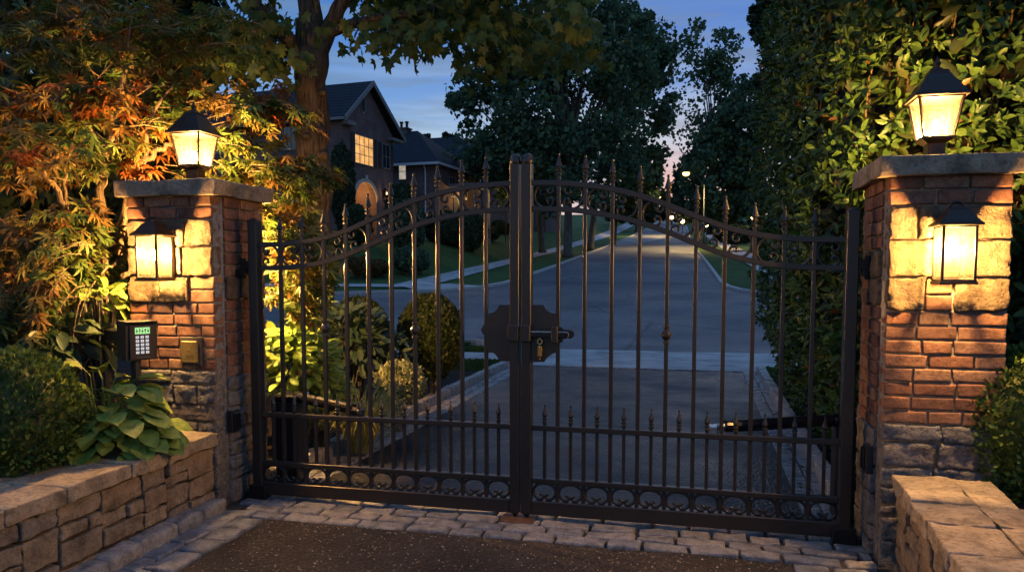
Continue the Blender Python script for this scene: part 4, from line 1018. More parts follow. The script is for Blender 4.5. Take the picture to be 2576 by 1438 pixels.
# ---- clipped and loose shrubs
def ball_shrub(name, label, c, r, n, mat, ls, tpl=TS, lump=.12, group=None, cat='shrub', zmin=None, upw=.5, core=True):
    c = np.array(c, float); r = np.array(r, float)
    gz = zmin if zmin is not None else c[2]-r[2]
    t = thing(name, label, cat, (c[0], c[1], gz), group)
    d = rdir(n); sc = np.array([1+lump*(noise.noise(Vector(q*2.6+c))+.5*noise.noise(Vector(q*6+c))) for q in d])
    rad = sc*(1-np.abs(rng.normal(size=n))*.085)
    P = c+d*r*rad[:, None]; k = P[:, 2] > gz; P, d = P[k], d[k]; n = len(P)
    leaves('foliage', tpl, P, d*.8+rdir(n)*.75+np.array([0, 0, upw]), d+rdir(n)*.8, rng.uniform(.7, 1.25, n)*ls, mat, None, t)
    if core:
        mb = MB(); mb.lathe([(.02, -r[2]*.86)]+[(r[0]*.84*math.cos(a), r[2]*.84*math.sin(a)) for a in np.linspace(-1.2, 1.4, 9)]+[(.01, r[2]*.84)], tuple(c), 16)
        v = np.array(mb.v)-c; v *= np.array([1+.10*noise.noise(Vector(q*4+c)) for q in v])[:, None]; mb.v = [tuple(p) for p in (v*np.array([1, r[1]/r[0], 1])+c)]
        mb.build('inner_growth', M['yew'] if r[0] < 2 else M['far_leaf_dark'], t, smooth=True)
    mb = MB()
    for q in range(5): a = q*1.3; mb.tube([(c[0]+.02*math.cos(a), c[1]+.02*math.sin(a), gz-.06), (c[0]+r[0]*.35*math.cos(a), c[1]+r[1]*.35*math.sin(a), c[2]), (c[0]+r[0]*.7*math.cos(a), c[1]+r[1]*.7*math.sin(a), c[2]+r[2]*.45)], [.02, .012, .005], 6)
    mb.build('stems', M['bark_grey'], t); return t
ball_shrub('boxwood', 'rounded boxwood bush behind the left low wall, beside the hosta', dep(25, 1055, 4.1), (.36, .36, .37), 8000, M['box'], .033, lump=.05, zmin=.36, group='boxwoods behind the low walls')
ball_shrub('boxwood', 'rounded boxwood bush behind the right low wall', dep(2575, 1075, 3.95), (.33, .33, .42), 8000, M['box'], .033, lump=.05, zmin=.36, group='boxwoods behind the low walls')
ball_shrub('clipped_shrub', 'clipped dome of dark evergreen nearest the driveway kerb, right of the two domes', dep(1083, 850, 8.9), (.375, .375, .50), 11000, M['yew'], .042, lump=.07, zmin=.04, upw=1.3, group='clipped evergreen domes')
ball_shrub('clipped_shrub', 'clipped dome of dark evergreen farther left, half behind large-leaved plants', dep(905, 850, 9.5), (.37, .37, .50), 9000, M['yew'], .042, lump=.07, zmin=.04, upw=1.3, group='clipped evergreen domes')
ball_shrub('variegated_shrub', 'small cream and green variegated bush beside the left driveway kerb', dep(1005, 965, 7.3), (.22, .22, .20), 2600, M['variegated'], .040, TW, .25, zmin=.04)
def leafy(name, label, c, r, n, mat, ls, tpl, cat='plant', zmin=.05, up=.3, group=None):
    c = np.array(c, float); r = np.array(r, float); t = thing(name, label, cat, (c[0], c[1], zmin), group)
    d = rdir(n, .35); P = c+d*r*rng.uniform(.45, 1., (n, 1)); P[:, 2] = np.maximum(P[:, 2], zmin+.03)
    leaves('foliage', tpl, P, d*np.array([1, 1, .5])+rdir(n)*.6+np.array([0, 0, -.1]), d*.5+np.array([0, -.2, up+.5])+rdir(n)*.5, rng.uniform(.7, 1.2, n)*ls, mat, None, t, smooth=True)
    mb = MB(); b = np.array([c[0], c[1], zmin-.05])
    for q in P[::max(1, n//40)]: mb.tube([b+rng.normal(size=3)*np.array([.04, .04, 0]), (b+q)/2+np.array([0, 0, .08]), q], [.008, .006, .003], 5)
    mb.build('stems', M['bark_grey'], t); return t
leafy('hydrangea', 'bright yellow-green leafy shrub behind the left gate leaf, next to the pillar', dep(752, 930, 6.25), (.36, .32, .36), 640, M['hydrangea'], .105, TW)
leafy('hydrangea', 'low yellow-green leafy shrub in front of the grass clump, beside the left motor', dep(805, 1000, 6.3), (.30, .22, .20), 420, M['hydrangea'], .07, TW)
leafy('large_leaved_shrub', 'dark large-leaved shrub between the big maple trunk and the clipped domes', dep(885, 862, 8.0), (.36, .34, .36), 330, M['bluegreen'], .17, TO)
leafy('large_leaved_shrub', 'dusky green leafy shrub right under the big maple trunk', dep(795, 815, 8.6), (.32, .3, .20), 170, M['bluegreen'], .16, TO)
leafy('groundcover_plant', 'small grey-green plant between the two clipped domes', dep(985, 880, 8.2), (.2, .2, .2), 120, M['bluegreen'], .13, TLONG)
leafy('leafy_shrub', 'pale green broad-leaved shrub left of the left pillar, above the keypad', dep(245, 752, 5.0), (.22, .2, .12), 110, M['hosta'], .105, TW, 'shrub', .4)
leafy('leafy_shrub', 'dim leafy shrub at the left edge, behind the boxwood', dep(95, 850, 4.9), (.5, .35, .16), 200, M['bluegreen'], .16, TO, 'shrub', .4)
# hosta
c = dep(258, 1035, 4.5); c[2] = .43
t = thing('hosta', 'broad-leaved hosta spilling over the left low wall below the keypad', 'plant', c)
n = 210; P = np.zeros((n, 3)); T = np.zeros((n, 3)); S = np.zeros(n); mb = MB()
for i in range(n):
    a = rng.uniform(0, 2*math.pi); q = math.sqrt((i+.5)/n); rr = .05+.27*q; hh = (.44*(1-q*q)+.10)*rng.uniform(.35, 1.)+.04
    d = np.array([math.cos(a), math.sin(a), 0]); P[i] = c+d*rr*np.array([1.25, .8, 1])+np.array([0, 0, hh]); T[i] = d+np.array([0, 0, .30-.60*q+rng.uniform(-.25, .2)]); S[i] = rng.uniform(.115, .175)
    mb.tube([c+d*.02, c+d*rr*.6+np.array([0, 0, hh*.9]), P[i]], [.004, .003, .002], 5)
leaves('foliage', TH, P, T, np.tile([.1, -.35, 1.], (n, 1))+rdir(n)*.35, S, M['hosta'], None, t, smooth=True); mb.build('stalks', M['hosta'], t)
# ornamental grass
c = dep(905, 1045, 6.35); c[2] = .05
t = thing('ornamental_grass', 'arching clump of straw-green ornamental grass by the left driveway kerb', 'grass clump', c)
mb = MB()
for i in range(520):
    a = rng.uniform(0, 2*math.pi); L = rng.uniform(.42, .78); lean = rng.uniform(.45, 1.25); w = rng.uniform(.005, .008); d = np.array([math.cos(a), math.sin(a), 0]); sd = np.array([-d[1], d[0], 0]); p = c+d*rng.uniform(0, .07)+sd*rng.normal()*.03
    vs = []; ang = R(85)-.25*lean
    for k in range(8):
        ww = w*(1-(k/7)**2)+.0006; vs += [p-sd*ww, p+sd*ww]; p = p+L/7*(d*math.cos(ang)+np.array([0, 0, math.sin(ang)])); ang -= lean*.42*(k/7+.25)
        p[2] = max(p[2], .055)
    mb.add(vs, [(2*k, 2*k+1, 2*k+3, 2*k+2) for k in range(7)])
mb.build('blades', M['blade'], t)
# short turf where it can be seen close by
P = []
for x0, x1, y0, y1, n in ((-4.5, -2.05, 6.45, 8.05, 7000), (-5.5, -2.6, 9.35, 10.2, 3500), (-5.5, -3.6, 10.2, 11.3, 3000), (2.05, 4.2, 6.25, 8.05, 6000), (2.9, 5.5, 9.45, 10.9, 3000)):
    q = rng.uniform(size=(n, 3)); P.append(np.stack([x0+(x1-x0)*q[:, 0], y0+(y1-y0)*q[:, 1], q[:, 2]*.01-.015], 1))
P = np.concatenate(P); n = len(P)
o = leaves('turf', TS, P, rdir(n)*.5+np.array([0, 0, 1.]), rdir(n), rng.uniform(.04, .085, n), M['turf'], None, None); o['kind'] = 'stuff'

P = []
for k in range(190):                            # fallen leaves along the kerbs
    r = rng.random()
    if r < .35: x, y = 1.86-abs(rng.normal())*.10, rng.uniform(.5, 7.3); z = .028
    elif r < .55: x, y = -1.84+abs(rng.normal())*.10, rng.uniform(.5, 7.3); z = .028
    elif r < .75: x, y = rng.uniform(-5, -2.2), rng.uniform(1, 6); z = .11
    else:
        y = rng.uniform(24, 46); x = pl(RK, y)-abs(rng.normal())*.5; z = g(y)+.04
    P.append((x, y, z))
P = np.array(P); n = len(P)
o = leaves('fallen_leaves', TW, P, rdir(n)*np.array([1, 1, .1]), rdir(n)*.25+np.array([0, 0, 1.]), rng.uniform(.03, .055, n), M['bronze_leaf'], None, None); o['kind'] = 'stuff'

# ---- trees beyond
def crown(t, ells, mat, n, ls, gap=.17, tpl=TC):
    tot = sum(e[3]*e[4] for e in ells); P = []
    for cx, cy, Z, rx, ry in ells:
        s = Z/F; m = max(4, int(n*rx*ry/tot/60))
        for v in inball(m):
            v = v/np.linalg.norm(v)*np.linalg.norm(v)**.55
            c = dep(cx+v[0]*rx, cy+v[1]*ry, Z+v[2]*rx*s*.9); k = int(60*rng.uniform(.6, 1.4))
            P.append(c+np.clip(rng.normal(size=(k, 3)), -1.6, 1.6)*min(rx, ry)*s*gap*np.array([1, 1, .7])*rng.uniform(.6, 1.25))
    P = np.concatenate(P); m = len(P)
    leaves('crown', tpl, P, rdir(m), rdir(m), rng.uniform(.6, 1.35, m)*ls, mat, None, t)
def tree(name, label, bx, by, Z, ells, mat, n, ls, tw, gap=.17, group='street trees', limbs=True, bark='bark_grey'):
    b = dep(bx, by, Z); b[2] = zt(b[0], b[1])-.05
    t = thing(name, label, 'tree', b, group)
    top = min(ells, key=lambda e: e[1]); big = max(ells, key=lambda e: e[3]*e[4])
    mb = MB(); e1 = dep(big[0], big[1], Z); m = (b*.45+e1*.55); m[0:2] = b[0:2]*.8+e1[0:2]*.2
    mb.tube([b, b+(m-b)*.06, b+(m-b)*.4, m, e1], [tw*.75, tw*.55, tw*.48, tw*.36, tw*.1], 10)
    if limbs:
        for e in ells:
            for q in range(5):
                v = inball(1)[0]; p = dep(e[0]+v[0]*e[3]*.8, e[1]+v[1]*e[4]*.8, e[2]+v[2]*e[3]*e[2]/F*.8); s = m if p[2] > m[2]-1 else b+(m-b)*.8
                mb.tube([s, (s+p)/2+np.array([0, 0, .3]), p], [tw*.22, tw*.13, tw*.03], 6)
    mb.build('trunk', M[bark], t, smooth=True); crown(t, ells, mat, n, ls, gap); return t
FL = M['far_leaf']; FD = M['far_leaf_dark']
tree('shade_tree', 'big dark shade tree nearest the houses, leftmost trunk on the left verge', 1365, 625, 66, [(1290, 300, 62, 150, 190), (1255, 380, 62, 75, 110), (1350, 430, 64, 130, 110), (1180, 235, 62, 60, 60)], FL, 12500, .38, .55, .15)
tree('shade_tree', 'big dark shade tree with thick pale trunk standing closest to the left kerb', 1428, 635, 58, [(1440, 250, 58, 190, 210), (1520, 120, 58, 165, 120), (1400, 90, 58, 150, 110), (1570, 60, 58, 90, 70), (1470, 420, 58, 150, 110)], FL, 21000, .32, .62, .15)
tree('shade_tree', 'dark shade tree with crown reaching over the road, third trunk on the left verge', 1484, 622, 70, [(1600, 270, 70, 95, 200), (1590, 430, 72, 85, 80), (1640, 120, 70, 55, 70)], FL, 9500, .40, .6, .15)
tree('small_tree', 'small yellow-green tree lit by the street lights beside the third trunk', 1545, 612, 84, [(1570, 500, 84, 75, 60), (1640, 520, 90, 50, 40)], M['yew'], 5000, .42, .4)
tree('airy_tree', 'tall airy tree with open twiggy crown against the sky, right of the road', 1800, 585, 92, [(1790, 130, 92, 70, 90), (1770, 250, 92, 85, 110), (1830, 240, 92, 60, 100)], FL, 3600, .44, .6, .24)
tree('shade_tree', 'dense dark tree below the airy crown, right of the road', 1850, 590, 88, [(1820, 430, 88, 95, 120), (1880, 330, 86, 70, 130), (1870, 510, 88, 70, 70)], FL, 13000, .5, .5)
tree('shade_tree', 'dark tree above the top left corner of the laurel hedge', 1960, 560, 30, [(1965, 60, 30, 75, 70), (2040, 0, 30, 110, 90), (1930, 230, 30, 40, 90)], FD, 6000, .26, .4)
tree('distant_tree', 'far dark tree closing the left side of the road end', 1600, 575, 150, [(1590, 520, 150, 60, 40), (1625, 470, 160, 45, 60)], FD, 3200, .9, .5, group='trees at the road end')
tree('distant_tree', 'far dark tree closing the right side of the road end', 1760, 575, 140, [(1745, 480, 140, 50, 85), (1780, 540, 120, 70, 40)], FD, 4000, .8, .5, group='trees at the road end')
tree('distant_tree', 'far low tree right behind the end of the road', 1690, 555, 215, [(1680, 520, 215, 60, 32)], FD, 2000, 1.1, .5, group='trees at the road end')
tree('distant_tree', 'far tree top showing over the roof of the hip-roofed houses', 1105, 560, 120, [(1105, 360, 120, 55, 26), (1150, 420, 120, 60, 80)], FD, 3500, .7, .5, group='trees at the road end')
tree('evergreen_tree', 'dark evergreen filling the far left background behind the orange maple', 60, 900, 9., [(40, 250, 9., 260, 420), (60, 650, 9., 260, 300)], FD, 17000, .14, .25, .16, 'dark evergreens behind the orange maple', False)
tree('evergreen_tree', 'dark evergreen between the orange maple and the brick house', 400, 900, 10.5, [(360, 100, 10.5, 170, 220), (400, 400, 10.5, 130, 250), (410, 700, 10.5, 140, 200)], FD, 15000, .14, .25, .16, 'dark evergreens behind the orange maple', False)
# shrubs on the lawn before the houses
def far_shrub(label, px, py, Z, rx, ry, mat, n=1500, ls=.16, name='round_shrub'):
    s = Z/F; c = dep(px, py, Z); gz = zt(c[0], c[1]); c[2] = max(c[2], gz+ry*s*.55)
    return ball_shrub(name, label, c, (rx*s, rx*s, ry*s), n, mat, ls, TC, .2, 'shrubs before the houses', zmin=gz-.1)
far_shrub('low bronze shrub on the lawn before the brick house, leftmost of the row', 905, 668, 37, 38, 22, M['bronze_leaf'])
far_shrub('bronze-green mound next to the round green shrubs on the lawn', 950, 672, 37.5, 34, 18, M['bronze_leaf'])
far_shrub('round green shrub on the lawn, left of the pair below the conifer', 1022, 652, 39, 36, 30, FL)
far_shrub('smaller round green shrub on the lawn, right of the pair below the conifer', 1058, 655, 40, 24, 26, FL)
far_shrub('loose grey-green conifer bush on the lawn corner of the gabled house', 1025, 570, 42, 46, 66, M['bluegreen'], 3000, .2, 'conifer')
far_shrub('tall dark bush against the right end of the gabled house', 1010, 530, 46, 40, 70, FD, 2600)
far_shrub('wide dark bush before the hip-roofed house', 1115, 575, 53, 46, 44, FD, 2400, .2)
far_shrub('broad dark bush under the porch of the hip-roofed house', 1175, 580, 54, 50, 50, FD, 2400, .2)
far_shrub('dark clipped bush far along the house fronts, left of the gate posts', 1215, 596, 64, 40, 22, FD, 1800, .25)
far_shrub('dark bush under the orange window of the far house', 1250, 600, 74, 34, 22, FD, 1500, .28)
far_shrub('dark leafy climber bush beside the lit arch of the gabled house', 862, 470, 44.6, 30, 105, FD, 4200, .2, 'tall_shrub')
far_shrub('dark bush in front of the lit arch of the gabled house', 893, 565, 44, 40, 50, FD, 2600, .2, 'tall_shrub')
far_shrub('low dark hedge shrub before the front wall of the gabled house', 800, 630, 42, 60, 30, FD, 2600, .2)
far_shrub('low dark shrub on the right verge beyond the sidewalk', 1850, 590, 64, 50, 22, FD, 2000, .3)
far_shrub('low dark shrub at the hedge edge on the right verge', 1930, 585, 48, 46, 22, FD, 2000, .26)
# ------------------------------------------------------------------ houses
def house_brick(name, c1, c2, mo):
    m, nt, b = newmat(name)
    tc = N(nt, 'ShaderNodeTexCoord'); sx = N(nt, 'ShaderNodeSeparateXYZ'); nt.links.new(tc.outputs['Object'], sx.inputs[0])
    ad = N(nt, 'ShaderNodeMath', operation='ADD'); nt.links.new(sx.outputs[0], ad.inputs[0]); nt.links.new(sx.outputs[1], ad.inputs[1])
    cb = N(nt, 'ShaderNodeCombineXYZ'); nt.links.new(ad.outputs[0], cb.inputs[0]); nt.links.new(sx.outputs[2], cb.inputs[1])
    br = N(nt, 'ShaderNodeTexBrick'); nt.links.new(cb.outputs[0], br.inputs[0]); br.inputs['Scale'].default_value = 1.
    br.inputs['Brick Width'].default_value = .24; br.inputs['Row Height'].default_value = .085; br.inputs['Mortar Size'].default_value = .011
    br.inputs['Color1'].default_value = (*c1, 1); br.inputs['Color2'].default_value = (*c2, 1); br.inputs['Mortar'].default_value = (*mo, 1); br.inputs['Bias'].default_value = -.1
    n = tex(nt, 1.1, 5); f = ramp(nt, [(.3, (.7,)*3), (.7, (1.25,)*3)], n.outputs[0]).outputs[0]
    nt.links.new(mixc(nt, br.outputs[0], f, 1., 'MULTIPLY'), b.inputs['Base Color']); b.inputs['Roughness'].default_value = .9
    bump(nt, b, br.outputs['Fac'], -.5, .01); return m
M['hbrick'] = house_brick('house_brick', (.125, .064, .054), (.085, .046, .042), (.15, .13, .12))
def roof_mat():
    m, nt, b = newmat('roof_slate')
    tc = N(nt, 'ShaderNodeTexCoord'); mp = N(nt, 'ShaderNodeMapping'); nt.links.new(tc.outputs['Object'], mp.inputs[0]); mp.inputs['Scale'].default_value = (3., 3., 8.)
    w = N(nt, 'ShaderNodeTexWave', wave_type='BANDS', bands_direction='Z'); nt.links.new(mp.outputs[0], w.inputs[0]); w.inputs['Scale'].default_value = .16; w.inputs['Distortion'].default_value = 1.2; w.inputs['Detail'].default_value = 3; w.inputs['Detail Scale'].default_value = 6
    n = tex(nt, 6, 5); c = ramp(nt, [(.3, (.012, .016, .024)), (.7, (.028, .034, .044))], n.outputs[0]).outputs[0]
    f = ramp(nt, [(.0, (.6,)*3), (.5, (1.1,)*3)], w.outputs[1]).outputs[0]
    nt.links.new(mixc(nt, c, f, 1., 'MULTIPLY'), b.inputs['Base Color']); b.inputs['Roughness'].default_value = .85; b.inputs['Specular IOR Level'].default_value = .15
    bump(nt, b, w.outputs[1], .5, .02); return m
M['slate'] = roof_mat()
M['trim'] = plain('painted_trim', (.16, .157, .15), .6, 0, 10, .1, .05)
M['white_trim'] = plain('white_trim', (.5, .5, .5), .6, 0, 10, .1, .05)
M['shutter'] = plain('black_shutter', (.02, .022, .026), .5, 0, 30, .2, .1)
M['window_dark'] = plain('dark_window_glass', (.02, .025, .032), .06, 0, 3, .2, .02, .9)
M['warm_limestone'] = plain('limestone', (.42, .38, .32), .8, 0, 8, .15, .2)
def lit_glass(name, c, s, slat):
    m, nt, b = newmat(name)
    tc = N(nt, 'ShaderNodeTexCoord'); n = tex(nt, 2.2, 3)
    w = N(nt, 'ShaderNodeTexWave', wave_type='BANDS', bands_direction='Z' if slat else 'Y'); nt.links.new(tc.outputs['Object'], w.inputs[0]); w.inputs['Scale'].default_value = 6 if slat else 2.4; w.inputs['Distortion'].default_value = .3 if slat else 1.2
    f = ramp(nt, [(.1, (.45,)*3), (.8, (1.1,)*3)], w.outputs[1]).outputs[0]; f2 = ramp(nt, [(.3, (.6,)*3), (.7, (1.15,)*3)], n.outputs[0]).outputs[0]
    c2 = mixc(nt, mixc(nt, c, f, 1., 'MULTIPLY'), f2, 1., 'MULTIPLY')
    nt.links.new(c2, b.inputs['Emission Color']); b.inputs['Emission Strength'].default_value = s; b.inputs['Base Color'].default_value = (.1, .09, .08, 1); b.inputs['Roughness'].default_value = .15
    m.cycles.emission_sampling = 'NONE'; return m
M['lit_curtain'] = lit_glass('lit_curtain', (1., .50, .14), .72, False)
M['lit_blind'] = lit_glass('lit_blind', (.70, .62, .50), .42, True)
M['lit_orange'] = emit('lit_room', (1., .50, .16), 1.1)

class House:
    # local frame: +y runs back along the side wall that faces the street, -x runs along the front to the left; wall plane x=0
    def __init__(s, label, corner, head, name='brick_house'):
        s.c = np.array(corner, float); s.a = head
        s.t = thing(name, label, 'house', corner, 'brick houses along the street', -head)
        s.dy = np.array([math.sin(head), math.cos(head), 0]); s.dx = np.array([math.cos(head), -math.sin(head), 0])
    def side(s, px, py):                        # picture point on the wall facing the street
        w = on(px, py, s.c, s.dx)-s.c; return float(np.dot(w, s.dy)), float(w[2])
    def front(s, px, py):
        w = on(px, py, s.c, s.dy)-s.c; return float(np.dot(w, s.dx)), float(w[2])
    def window_side(s, y0, y1, z0, z1, pane, nx=2, nz=2, shutter=True, x=0.):
        mb = MB(); f = .07
        mb.box(x-.02, x+.05, y0-f, y0, z0-f, z1+f); mb.box(x-.02, x+.05, y1, y1+f, z0-f, z1+f); mb.box(x-.02, x+.05, y0, y1, z1, z1+f); mb.box(x-.02, x+.09, y0-.0, y1+.0, z0-f, z0)
        for k in range(1, nx): yy = y0+(y1-y0)*k/nx; mb.box(x+.012, x+.04, yy-.018, yy+.018, z0, z1)
        for k in range(1, nz): zz = z0+(z1-z0)*k/nz; mb.box(x+.014, x+.038, y0, y1, zz-.018, zz+.018)
        w = mb.build('window', M['trim'], s.t)
        mb = MB(); mb.box(x-.01, x+.012, y0, y1, z0, z1); mb.build('pane', pane, w)
        if shutter:
            for a, b in ((y0-f-.42, y0-f-.02), (y1+f+.02, y1+f+.42)):
                mb = MB(); mb.box(x+.003, x+.05, a, b, z0-f, z1+f)
                for k in range(14): zz = z0+(z1-z0)*k/14; mb.box(x+.05, x+.062, a+.05, b-.05, zz, zz+.05)
                mb.build('shutter', M['shutter'], s.t)
    def window_front(s, x0, x1, z0, z1, pane, nx=2, nz=2, shutter=True, y=0.):
        mb = MB(); f = .07
        mb.box(x0-f, x0, y-.05, y+.02, z0-f, z1+f); mb.box(x1, x1+f, y-.05, y+.02, z0-f, z1+f); mb.box(x0, x1, y-.05, y+.02, z1, z1+f); mb.box(x0, x1, y-.09, y+.02, z0-f, z0)
        for k in range(1, nx): xx = x0+(x1-x0)*k/nx; mb.box(xx-.018, xx+.018, y-.04, y-.012, z0, z1)
        for k in range(1, nz): zz = z0+(z1-z0)*k/nz; mb.box(x0, x1, y-.038, y-.014, zz-.018, zz+.018)
        w = mb.build('window', M['trim'], s.t)
        mb = MB(); mb.box(x0, x1, y-.012, y+.01, z0, z1); mb.build('pane', pane, w)
        if shutter:
            for a, b in ((x0-f-.42, x0-f-.02), (x1+f+.02, x1+f+.42)):
                mb = MB(); mb.box(a, b, y-.05, y-.003, z0-f, z1+f)
                for k in range(14): zz = z0+(z1-z0)*k/14; mb.box(a+.05, b-.05, y-.062, y-.05, zz, zz+.05)
                mb.build('shutter', M['shutter'], s.t)
def slab(mb, pts, th):                          # roof slab: quad/tri of 3-D points thickened downwards
    n = len(pts); p = [np.array(q, float) for q in pts]; q = [a-np.array([0, 0, th]) for a in p]
    mb.add(p+q, [tuple(range(n)), tuple(range(2*n-1, n-1, -1))]+[(i, i+n, (i+1) % n+n, (i+1) % n) for i in range(n)])

# house one: gable facing the street
P0 = dep(864, 560, 46.)
hd = R(6.)
H1 = House('large gabled brick house with lit upper window and glowing arched porch, behind the big maple', (P0[0], P0[1], 0), hd)
s1 = H1.side
ya, za = s1(922, 205); yl, zl = s1(874, 300); yr, zr = s1(1005, 353); ye, _ = s1(988, 420)
zb = 1.0; ov = .45
W = 17.
mb = MB()
# side (gable) wall as a thick polygon with the porch arch left open
ax0, azs = s1(893, 500); ax1, _ = s1(947, 500); azt = s1(921, 458)[1]; azb = 1.4
zl2, zr2 = zl, zr
arch = [(ax0, azb)]+[(ax0, azs)]+[((ax0+ax1)/2-(ax1-ax0)/2*math.cos(a), azs+(azt-azs)*math.sin(a)) for a in np.linspace(.15, math.pi-.15, 11)]+[(ax1, azs), (ax1, azb)]
def wz(y): return float(np.interp(y, [0, ya, ye], [zl-.15, za-.18, zr+.12]))
# strips left and right of the arch, and above
def wall_strip(y0, y1, zlo0, zlo1):
    mb.prism([(0, y0, zlo0), (0, y1, zlo1), (0, y1, wz(y1)), (0, y0, wz(y0))], (-.35, 0, 0))
knots = sorted(set([0., ax0]+[p[0] for p in arch]+[ax1, ya, ye]))
az_of = lambda y: float(np.interp(y, [p[0] for p in arch[1:-1]], [p[1] for p in arch[1:-1]]))
for y0, y1 in zip(knots[:-1], knots[1:]):
    if y1-y0 < 1e-4: continue
    if y0 >= ax0-1e-4 and y1 <= ax1+1e-4: wall_strip(y0, y1, az_of(y0), az_of(y1))
    else: wall_strip(y0, y1, zb, zb)
mb.prism([(-W, 0, zb), (-.35, 0, zb), (-.35, 0, zl-.15), (-W, 0, zl-.15)], (0, .35, 0))
mb.prism([(-W, ye, zb), (-.35, ye, zb), (-.35, ye, zr), (-W, ye, zr)], (0, -.35, 0))
mb.build('wall', M['hbrick'], H1.t)
mb = MB()                                       # porch recess
mb.box(-1.8, -1.7, ax0-.3, ax1+.3, azb-.3, azt+.2); mb.box(-1.7, -.35, ax0-.3, ax0-.2, azb-.3, azt+.2); mb.box(-1.7, -.35, ax1+.2, ax1+.3, azb-.3, azt+.2); mb.box(-1.8, -.35, ax0-.3, ax1+.3, azt+.2, azt+.3)
mb.box(-1.8, -.35, ax0-.3, ax1+.3, azb-.4, azb-.3); mb.build('porch', M['hbrick'], H1.t)
mb = MB()
for i in range(1, len(arch)-2):
    (y0, z0), (y1, z1) = arch[i], arch[i+1]
    k = 1.0; mb.prism([(.0, y0, z0), (.0, y1, z1), (.0, y1+(y1-(ax0+ax1)/2)*.12, z1+.22), (.0, y0+(y0-(ax0+ax1)/2)*.12, z0+.22)], (.05, 0, 0))
ym = (ax0+ax1)/2; mb.prism([(.05, ym-.10, azt), (.05, ym+.10, azt), (.05, ym+.16, azt+.42), (.05, ym-.16, azt+.42)], (.04, 0, 0)); mb.build('arch_surround', M['warm_limestone'], H1.t)
lamp('porch_light', H1.c+H1.dx*-.95+H1.dy*ym+np.array([0, 0, azt-.15]), 130, (1, .52, .17), .08, None)
mb = MB()
slab(mb, [(-W-.4, -ov, zl-.02), (ov, -ov, zl-.02), (ov, ya, za), (-W-.4, ya, za)], .14)
mb.build('roof', M['slate'], H1.t)
mb = MB(); slab(mb, [(-W-.4, ya, za), (ov, ya, za), (ov, yr, zr), (-W-.4, yr, zr)], .14); mb.build('roof', M['slate'], H1.t)
mb = MB()
for (a, za_), (b, zb_) in (((-ov, zl-.02), (ya, za)), ((ya, za), (yr, zr))):
    mb.prism([(ov+.01, a, za_-.30), (ov+.01, b, zb_-.30), (ov+.01, b, zb_+.02), (ov+.01, a, za_+.02)], (.07, 0, 0))
mb.prism([(.02, -ov*.2, zl-.40), (.02, .9, zl-.40), (.02, .9, zl-.16), (.02, -ov*.2, zl-.16)], (ov-.02, 0, 0))
mb.prism([(.02, ye-.8, zr-.28), (.02, yr, zr-.28), (.02, yr, zr-.10), (.02, ye-.8, zr-.10)], (ov-.02, 0, 0))
mb.box(-W-.4, ov, -ov-.10, -ov+.02, zl-.22, zl-.06); mb.build('fascia', M['trim'], H1.t)
a, b = s1(893, 408), s1(937, 340); H1.window_side(a[0], b[0], a[1], s1(915, 345)[1], M['lit_curtain'], 4, 3)
a = s1(962, 421); b = s1(979, 368); H1.window_side(a[0], b[0], a[1], b[1], M['window_dark'], 2, 2)
vy, vz = s1(912, 262)
mb = MB(); mb.prism([(.0, vy+.34*math.cos(a), vz+.62*math.sin(a)) for a in np.linspace(0, 2*math.pi, 25)[:-1]], (.05, 0, 0)); v_ = mb.build('vent', M['trim'], H1.t)
mb = MB(); mb.prism([(.05, vy+.25*math.cos(a), vz+.5*math.sin(a)) for a in np.linspace(0, 2*math.pi, 25)[:-1]], (.006, 0, 0))
for k in range(7): mb.box(.055, .075, vy-.2, vy+.2, vz-.4+k*.12, vz-.36+k*.12)
mb.build('louvre', M['shutter'], v_)
f1 = H1.front
a = f1(728, 375); b = f1(745, 303); H1.window_front(a[0]-.4, b[0]+.15, a[1], b[1], M['window_dark'], 2, 2)
H1.window_front(-9.5, -8.2, a[1], b[1], M['window_dark'], 2, 2); H1.window_front(-3.2, -1.9, 1.9, 3.6, M['window_dark'], 2, 2); H1.window_front(-7.2, -5.9, 1.9, 3.6, M['window_dark'], 2, 2)
cy, cz = s1(964, 487)
mb = MB(); mb.box(.0, .05, cy-.06, cy+.06, cz-.2, cz+.25); mb.lathe(sq([(.10, .22), (.04, .34)]), (.16, cy, cz), 4, R(45)); mb.lathe(sq([(.06, -.22), (.08, .22)]), (.16, cy, cz-.01), 4, R(45)); cl = mb.build('coach_lamp', M['shutter'], H1.t)
mb = MB(); mb.lathe([(.03, -.07), (.05, .0), (.03, .07)], (.26, cy, cz), 10); mb.build('lamp_glass', emit('coach_glass', (1, .62, .3), 2.2), cl)
lamp('coach_light', H1.c+H1.dx*.35+H1.dy*cy+np.array([0, 0, cz]), 5, (1, .55, .2), .05)

# house two: hipped slate roof, white gutter
P2 = dep(992, 560, 58.)
H2 = House('brick house with slate hip roof, two chimney pots and white gutter', (P2[0], P2[1], 0), R(5.))
